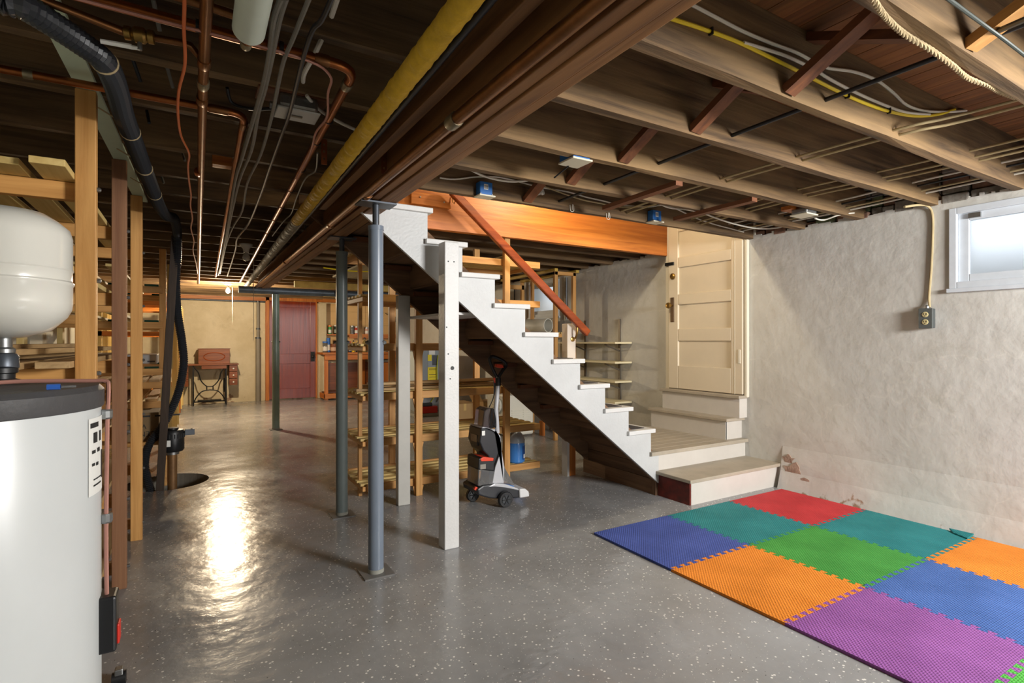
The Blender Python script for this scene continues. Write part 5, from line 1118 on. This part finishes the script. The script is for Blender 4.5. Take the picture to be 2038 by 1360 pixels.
box(.20, .60, SY + .02, SY + .03, .67, .735).build('apron', wood('sewing', 'x'), sm)
for x in (.06, .585): box(x, x + .022, SY + .06, SY + .085, 0, .735).build('iron_leg', M['iron'], sm)
for s_, xa in ((1, .07), (-1, .595)):
    MB().tube(smooth_path([V(xa, SY + .07, .72), V(xa + s_ * .08, SY + .07, .60), V(xa + s_ * .12, SY + .07, .46), V(xa + s_ * .20, SY + .07, .36), V(.333, SY + .07, .345)], 6), .010, 8).build('scroll', M['iron'], sm, smooth=True)
    MB().tube(smooth_path([V(xa, SY + .07, .04), V(xa + s_ * .05, SY + .07, .16), V(xa + s_ * .14, SY + .07, .26), V(.333, SY + .07, .285)], 6), .010, 8).build('scroll', M['iron'], sm, smooth=True)
    MB().cyl((.333 - s_ * .05, SY + .07, .285), (.333 - s_ * .05, SY + .07, .35), .009, n=8).build('scroll_post', M['iron'], sm)
box(.14, .52, SY + .12, SY + .3, .07, .09).build('treadle', M['iron'], sm); box(.06, .605, SY + .3, SY + .32, .04, .06).build('stretcher', M['iron'], sm)
for x in (.06, .585): box(x, x + .022, SY + .3, SY + .325, 0, .735).build('iron_leg', M['iron'], sm)
rg = [V(.57, SY + .19 + .12 * math.cos(a), .36 + .12 * math.sin(a)) for a in [2 * math.pi * i / 24 for i in range(25)]]; MB().tube(rg, .014, 7).build('flywheel', M['iron'], sm, smooth=True)
# conduit on the far wall
cn = thing('wall_conduit', 'tall grey waste pipe standing against the far wall beside the red door', 'pipe', (1.17, YF - .06, 0))
MB().cyl((1.165, YF - .06, 0), (1.165, YF - .06, 1.24), .045, n=18).build('lower_pipe', plain('pipe_grey', '#8b8374', .5, var=.15), cn, smooth=True)
MB().cyl((1.165, YF - .06, 1.24), (1.165, YF - .06, 2.03), .028, n=16).build('upper_pipe', plain('pipe_grey', '#8b8374', .5), cn, smooth=True)
for z in (1.24, 1.42, 1.95): MB().cyl((1.165, YF - .06, z - .015), (1.165, YF - .06, z + .015), .05 if z < 1.3 else .036, n=16).build('coupling', M['darksteel'], cn, smooth=True)
# thin pipe along the top of the far wall
MB().cyl((-1.0, YF - .03, 1.955), (1.3, YF - .03, 1.955), .02, n=10).build('wall_pipe', M['darksteel'], None, 'thin dark pipe along the top of the far wall', 'pipe', smooth=True)
MB().beam((-1.1, YF - .1, 2.0), (1.3, YF - .1, 2.0), .05, .07).build('wall_plate', wood('orange', 'x'), None, 'orange wooden plate along the head of the far wall', 'timber')
# yellow lumber beam and shelf beam by the bench
for lab, a, b, w_, h_ in (('yellow lumber beam hung across the joists before the workbench', (1.25, 7.95, 1.965), (4.05, 7.95, 1.965), .04, .09), ('second yellow lumber beam under the joists behind the cross pipe', (1.9, 9.2, 1.95), (4.05, 9.2, 1.95), .04, .09)):
    MB().beam(a, b, w_, h_).build('lumber_beam', M['yellowlam'], None, lab, 'beam', bev=.003)
pl = thing('fibreboard_sheet', 'pale board panel hung flat under the joists behind the stair', 'panel', (2.2, 6.0, 1.98))
box(1.6, 2.7, 5.6, 7.2, 2.0, 2.02).build('panel', plain('fibre_panel', '#a99b76', .9, hex2='#8a7d5c', vscale=30), pl); box(2.7, 2.76, 4.6, 7.4, 1.97, 2.03).build('edge_strip', wood('palepine', 'y'), pl)
for i, pts in enumerate(([(1.3, 6.3, 2.0), (1.6, 6.2, 1.97), (2.0, 6.2, 1.99)], [(2.2, 5.2, 2.02), (2.6, 5.6, 1.96), (3.0, 6.2, 1.98)])):
    pipe('cable', ('yellow cable slung between the joists behind the girder', 'pale yellow cable slung under the joists behind the stair')[i], pts, .007, (M['yellowcable'], plain('pale_yellow_cable', '#d9d090', .5))[i], 'cable', 7, 6)
# workbench
wb_ = thing('workbench', 'long orange-brown wooden workbench along the far wall', 'workbench', (3.2, 11.4, 0))
BX0, BX1, BY0, BY1 = 2.32, 4.06, 11.10, 11.68
box(BX0 - .05, BX1, BY0 - .04, BY1, .91, .95).build('worktop', wood('bench', 'x'), wb_, bev=.004)
box(BX0, BX1, BY0, BY0 + .03, .80, .91).build('apron', wood('bench', 'x'), wb_, bev=.004)
for x in (BX0, 3.2, BX1 - .07):
    for y in (BY0, BY1 - .08): box(x, x + .07, y + .031, y + .08, 0, .909).build('leg', wood('bench', 'z'), wb_, bev=.004)
box(BX0 - .02, BX1, BY0, BY0 + .03, .03, .13).build('foot_rail', wood('bench', 'x'), wb_, bev=.004); box(BX0 - .02, BX0 + .0, BY0, BY1, .03, .13).build('foot_rail', wood('bench', 'y'), wb_)
box(BX0 + .02, BX1, BY0 + .10, BY1, .13, .15).build('lower_shelf', wood('sewing', 'x'), wb_)
box(BX0 + .10, BX1, BY1 - .03, BY1 - .01, .16, .72).build('back_board', wood('sewing', 'x'), wb_); box(3.45, 3.95, BY0 + .12, BY0 + .14, .16, .72).build('front_board', wood('bench', 'z'), wb_)
pg = thing('pegboard', 'tan pegboard with a long shelf above the workbench', 'pegboard', (3.2, YF, .98))
for i, (a, b) in enumerate(((2.45, 3.28), (3.285, 4.08))): box(a, b, YF - .03, YF - .012, .97, 1.96).build('perforated_sheet', M['peg'], pg)
box(2.45, 4.05, YF - .19, YF - .03, 1.30, 1.325).build('shelf', wood('bench', 'x'), pg, bev=.003); box(2.9, 4.05, YF - .19, YF - .17, 1.235, 1.30).build('shelf_apron', wood('bench', 'x'), pg)
for z in (1.52, 1.66, 1.80): box(2.45, 4.08, YF - .033, YF - .03, z, z + .004).build('seam', plain('peg_seam', '#9c7238', .6), pg)
lf = box(2.3, 4.06, 11.2, 11.24, 1.965, 2.02).build('overhead_rail', wood('orange', 'x'), None, 'orange wooden rail hung over the workbench', 'rail')
def can(name, lab, cat, x, y, z, r, h, mt, band=None, neck=False, cap=None, g='jars and cans of the workbench'):
    t = thing(name, lab, cat, (x, y, z), g)
    pr = [(r * .96, 0), (r, .006), (r, h * (.7 if neck else .98)), (r * (.35 if neck else .95), h * .9 if neck else h)]
    if neck: pr.append((r * .35, h))
    MB().lathe(pr, (x, y, z), 18).build('body', plain(*mt) if isinstance(mt, tuple) else M[mt], t, smooth=True)
    if band: MB().lathe([(r * 1.012, h * .15), (r * 1.012, h * .6)], (x, y, z), 18).build('label', plain(*band) if isinstance(band, tuple) else M[band], t, smooth=True)
    if cap: MB().lathe([(r * (.45 if neck else 1.03), h), (r * (.45 if neck else 1.03), h + .03), (r * .3, h + .034)], (x, y, z), 18).build('lid', plain(*cap) if isinstance(cap, tuple) else M[cap], t, smooth=True)
zs, ys = 1.326, YF - .11
wht, gry, amb = ('can_white', '#e4e0d6', .4), ('can_grey', '#8f8f8c', .3, .6), ('jar_amber', '#7a4522', .3)
can('spray_can', 'green spray can with orange cap on the pegboard shelf', 'can', 2.52, ys, zs, .033, .15, ('can_green', '#3f9a58', .4), wht, cap=('cap_orange', '#e87a2c', .4))
can('paint_tub', 'dark paint tub with white lid on the pegboard shelf', 'tub', 2.68, ys, zs, .075, .16, ('tub_dark', '#2f3a35', .4), ('tub_label', '#9aa39a', .4), cap=wht)
for i, (x, lab, m_, b_) in enumerate(((2.98, 'tall grey can on the pegboard shelf beside the speckled can', gry, ('grey_band', '#5f5a58', .4)), (3.07, 'red and white speckled can on the pegboard shelf', ('can_speck', '#b9402f', .4), wht), (3.15, 'grey can with red label on the pegboard shelf', gry, ('can_speck', '#b9402f', .4)), (3.29, 'pinkish tin on the pegboard shelf behind the rack post', ('tin_pink', '#c79a86', .4), wht))):
    can('tin_can', lab, 'can', x, ys, zs, .042, (.15, .14, .155, .12)[i], m_, b_, cap=gry)
zb_, yb_ = .951, 11.45
LST = (('jar', 'clear jar of hardware with blue lid at the end of the workbench', 2.40, .055, .19, 'clear', wht, False, ('lid_blue', '#2b68c2', .4)),
       ('spray_can', 'blue and white spray can behind the hardware jar on the workbench', 2.46, .035, .26, ('can_blue', '#2d6fc4', .4), wht, False, ('lid_blue', '#2b68c2', .4)),
       ('jar', 'large jar of brown screws on the workbench', 2.57, .07, .17, amb, ('screw_speck', '#c9a68c', .5), False, None),
       ('paint_tub', 'brown and blue canister on the workbench behind the jar of screws', 2.66, .05, .24, ('tub_brown', '#8a5230', .4), ('lid_blue', '#2b68c2', .4), False, wht),
       ('bottle', 'dark blue bottle on the workbench next to the yellow bottle', 2.87, .028, .19, ('bot_navy', '#22305a', .3), wht, True, 'redplastic'),
       ('bottle', 'tall yellow glue bottle with dark cap on the workbench', 2.94, .030, .21, ('bot_yellow', '#e8c229', .35), wht, True, ('cap_dark', '#26262a', .4)),
       ('bottle', 'black and yellow oil bottle on the workbench', 3.02, .032, .20, ('bot_black', '#26262a', .3), ('bot_yellow', '#e8c229', .35), True, ('bot_yellow', '#e8c229', .35)),
       ('spray_can', 'blue spray can with red nozzle on the workbench beside the oil bottle', 3.11, .032, .15, ('can_blue', '#2d6fc4', .4), wht, False, 'redplastic'),
       ('bottle', 'brown glass bottle with black cap on the workbench', 3.17, .045, .27, ('bot_brown', '#8a7440', .3), None, True, ('cap_dark', '#26262a', .4)),
       ('spray_can', 'navy and red spray can on the workbench beside the brown bottle', 3.22, .030, .16, ('bot_navy', '#22305a', .3), 'redplastic', False, wht))
for (nm, lab, x, r, h, m_, b_, nk, cp_) in LST: can(nm, lab, nm.replace('_', ' '), x, yb_ - (.12 if nk else 0), zb_, r, h, m_, b_, nk, cp_)
MB().beam((3.62, 11.3, .956), (3.85, 11.36, .956), .03, .012).build('hand_tool', M['darksteel'], None, 'steel hand tool lying on the workbench', 'tool')
MB().tube(smooth_path([(3.72, YF - .04, 1.80), (3.75, YF - .06, 1.77), (3.80, YF - .06, 1.77), (3.83, YF - .04, 1.80)], 4), .006, 6).build('peg_hook', M['iron'], None, 'black curved hook on the pegboard', 'hook', smooth=True)
t = thing('hand_saw', 'black-handled tool hanging at the end of the pegboard', 'tool', (3.98, YF - .05, 1.35)); box(3.96, 4.0, YF - .05, YF - .04, 1.36, 1.6).build('blade', M['darksteel'], t); box(3.95, 4.02, YF - .06, YF - .035, 1.6, 1.72).build('handle', M['iron'], t, bev=.006)
# pull string of the far bulb
MB().tube([(0.56, 9.05, 1.99), (0.56, 9.05, 1.42)], .002, 5).build('pull_string', M['whitecable'], None, 'white pull string hanging below the lit bulb', 'string')

# ================================================================== FOAM MATS
MX, MY, DX, DY = 2.105, 2.552, .630, .610
def edge(a, b, amp_dir, phase, flat=False):
    a, b = Vector(a), Vector(b)
    if flat: return [a]
    n_ = 11; out = [a]; d = b - a; o = Vector(amp_dir) * .013
    for i in range(n_):
        f0 = (i + .22) / n_; f1 = (i + .78) / n_
        out += [a + d * (f0 + .012) - o, a + d * (f0 - .004) + o, a + d * (f1 + .004) + o, a + d * (f1 - .012) - o]
    return out
COLR = [['blue', 'teal', 'red'], ['orange', 'green', 'teal'], ['purple', 'blue2', 'orange'], ['green2', 'red', 'blue']]
PLC = {(0, 0): 'at the open floor corner, beside the teal tile', (0, 1): 'touching the bottom step between the blue and red tiles', (0, 2): 'in the corner between bottom step and plaster wall', (1, 0): 'between the blue and purple tiles on the open side', (1, 1): 'in the middle of the mats between orange and teal', (1, 2): 'along the plaster wall with one corner curled', (2, 0): 'beyond the orange tile on the open side', (2, 1): 'in the middle of the mats between purple and orange', (2, 2): 'along the plaster wall under the window', (3, 0): 'next to the purple tile on the open side', (3, 1): 'next to the middle blue tile in the last row', (3, 2): 'in the last row by the plaster wall'}
rmat = Matrix.Rotation(math.radians(.25), 4, 'Z')
for r_ in range(4):
    for c_ in range(3):
        x0, x1 = MX + DX * c_, MX + DX * (c_ + 1); y1, y0 = MY - DY * r_, MY - DY * (r_ + 1)
        g = .0006
        pts = edge((x0, y0, 0), (x1, y0, 0), (0, 1, 0), 0, r_ == 3) + edge((x1, y0, 0), (x1, y1, 0), (1, 0, 0), 0, c_ == 2)
        pts += list(reversed(edge((x0, y1, 0), (x1, y1, 0), (0, 1, 0), 0, r_ == 0)[1:] + [V(x1, y1, 0)])) + list(reversed(edge((x0, y0, 0), (x0, y1, 0), (1, 0, 0), 0, c_ == 0)[1:] + [V(x0, y1, 0)]))
        cx, cy = (x0 + x1) / 2, (y0 + y1) / 2
        pts = [V(cx + (p.x - cx) * .9985, cy + (p.y - cy) * .9985, .0005) for p in pts]
        o = MB().prism(pts, (0, 0, .012)).build('foam_mat', FOAM[COLR[r_][c_]], None, '%s interlocking foam mat tile %s' % ({'blue2': 'medium blue', 'green2': 'light green', 'blue': 'indigo blue'}.get(COLR[r_][c_], COLR[r_][c_]), PLC[(r_, c_)]), 'mat', 'interlocking foam mats')
        if (r_, c_) == (1, 2):
            cq = V(x1 - .02, y0 + .03, .012)
            MB().prism([cq + V(-.07, -.02, 0), cq + V(.018, -.02, .010), cq + V(.018, .10, .008), cq + V(-.03, .06, 0)], (0, 0, .008)).build('curled_corner', FOAM['teal'], o)
# dropped cap near the heater
t = thing('castor', 'small black and grey castor lying on the floor near the heater', 'castor', (0, 0, 0))
q = P(237, 1350, Z=0.02); t.location = q; WL[t] = q
MB().cyl(q - V(.02, 0, 0), q + V(.02, 0, 0), .022, n=18).build('wheel', M['black'], t, smooth=True); box(q.x - .012, q.x + .012, q.y - .015, q.y + .015, q.z + .01, q.z + .035).build('bracket', M['steel'], t, bev=.003)

# ================================================================== LAMPS
def lamp(name, label, pos, colr, watts, ceil_z=2.04, radius=.05, arm=None, lit=True, group=None):
    x, y, z = pos
    t = thing('ceiling_lamp' if arm is None else 'wall_lamp', label, 'lamp', (x, y, z))
    if arm is None:
        if ceil_z - z > .2:
            MB().lathe([(.05, ceil_z - z), (.05, ceil_z - z - .012), (.02, ceil_z - z - .03)], (x, y, z), 20).build('ceiling_rose', M['porcelain'], t, smooth=True)
            MB().cyl((x, y, z + .07), (x, y, ceil_z - .02), .004, n=8).build('cord', M['blackcable'], t)
            MB().cyl((x, y, z + .032), (x, y, z + .08), .02, .016, n=14).build('lamp_holder', M['black'], t, smooth=True)
        else: MB().lathe([(.055, ceil_z - z), (.055, ceil_z - z - .012), (.028, ceil_z - z - .04), (.022, .035)], (x, y, z), 20).build('lamp_holder', M['porcelain'], t, smooth=True)
    else:
        MB().tube([(x, y, z + .05), (x, y, z + .12), arm], .012, 8).build('arm', M['brass'], t)
        MB().cyl((x, y, z + .03), (x, y, z + .075), .02, n=14).build('lamp_holder', M['porcelain'], t)
    MB().lathe([(.012, .04), (.016, .028), (.028, .005), (.031, -.012), (.024, -.032), (.008, -.042), (.001, -.043)], (x, y, z), 20).build('bulb', M['bulb_on'] if lit else M['bulb_off'], t, smooth=True)
    if lit:
        ld_ = bpy.data.lights.new('bulb_light', 'POINT'); ld_.energy = watts; ld_.color = colr; ld_.shadow_soft_size = radius
        o = bpy.data.objects.new('bulb_light', ld_); col.objects.link(o); o.parent = t; o.location = (0, 0, -.05 - radius)
        WL[o] = V(x, y, z)
    return t
T = {'far': 'lit bare bulb with pull string near the far wall'}
for k, (p_, c_, wts) in LAMPS.items():
    lamp(k, T[k], p_, c_, wts, radius=.04)
tl = lamp('off', 'unlit bulb in a porcelain holder with a long pull string beside the yellow-wrapped pipe', (0.44, 5.36, 1.93), (1, 1, 1), 0, lit=False)
MB().tube([(0.50, 5.36, 1.98), (0.50, 5.36, 1.18)], .002, 5).build('pull_string', M['whitecable'], tl)
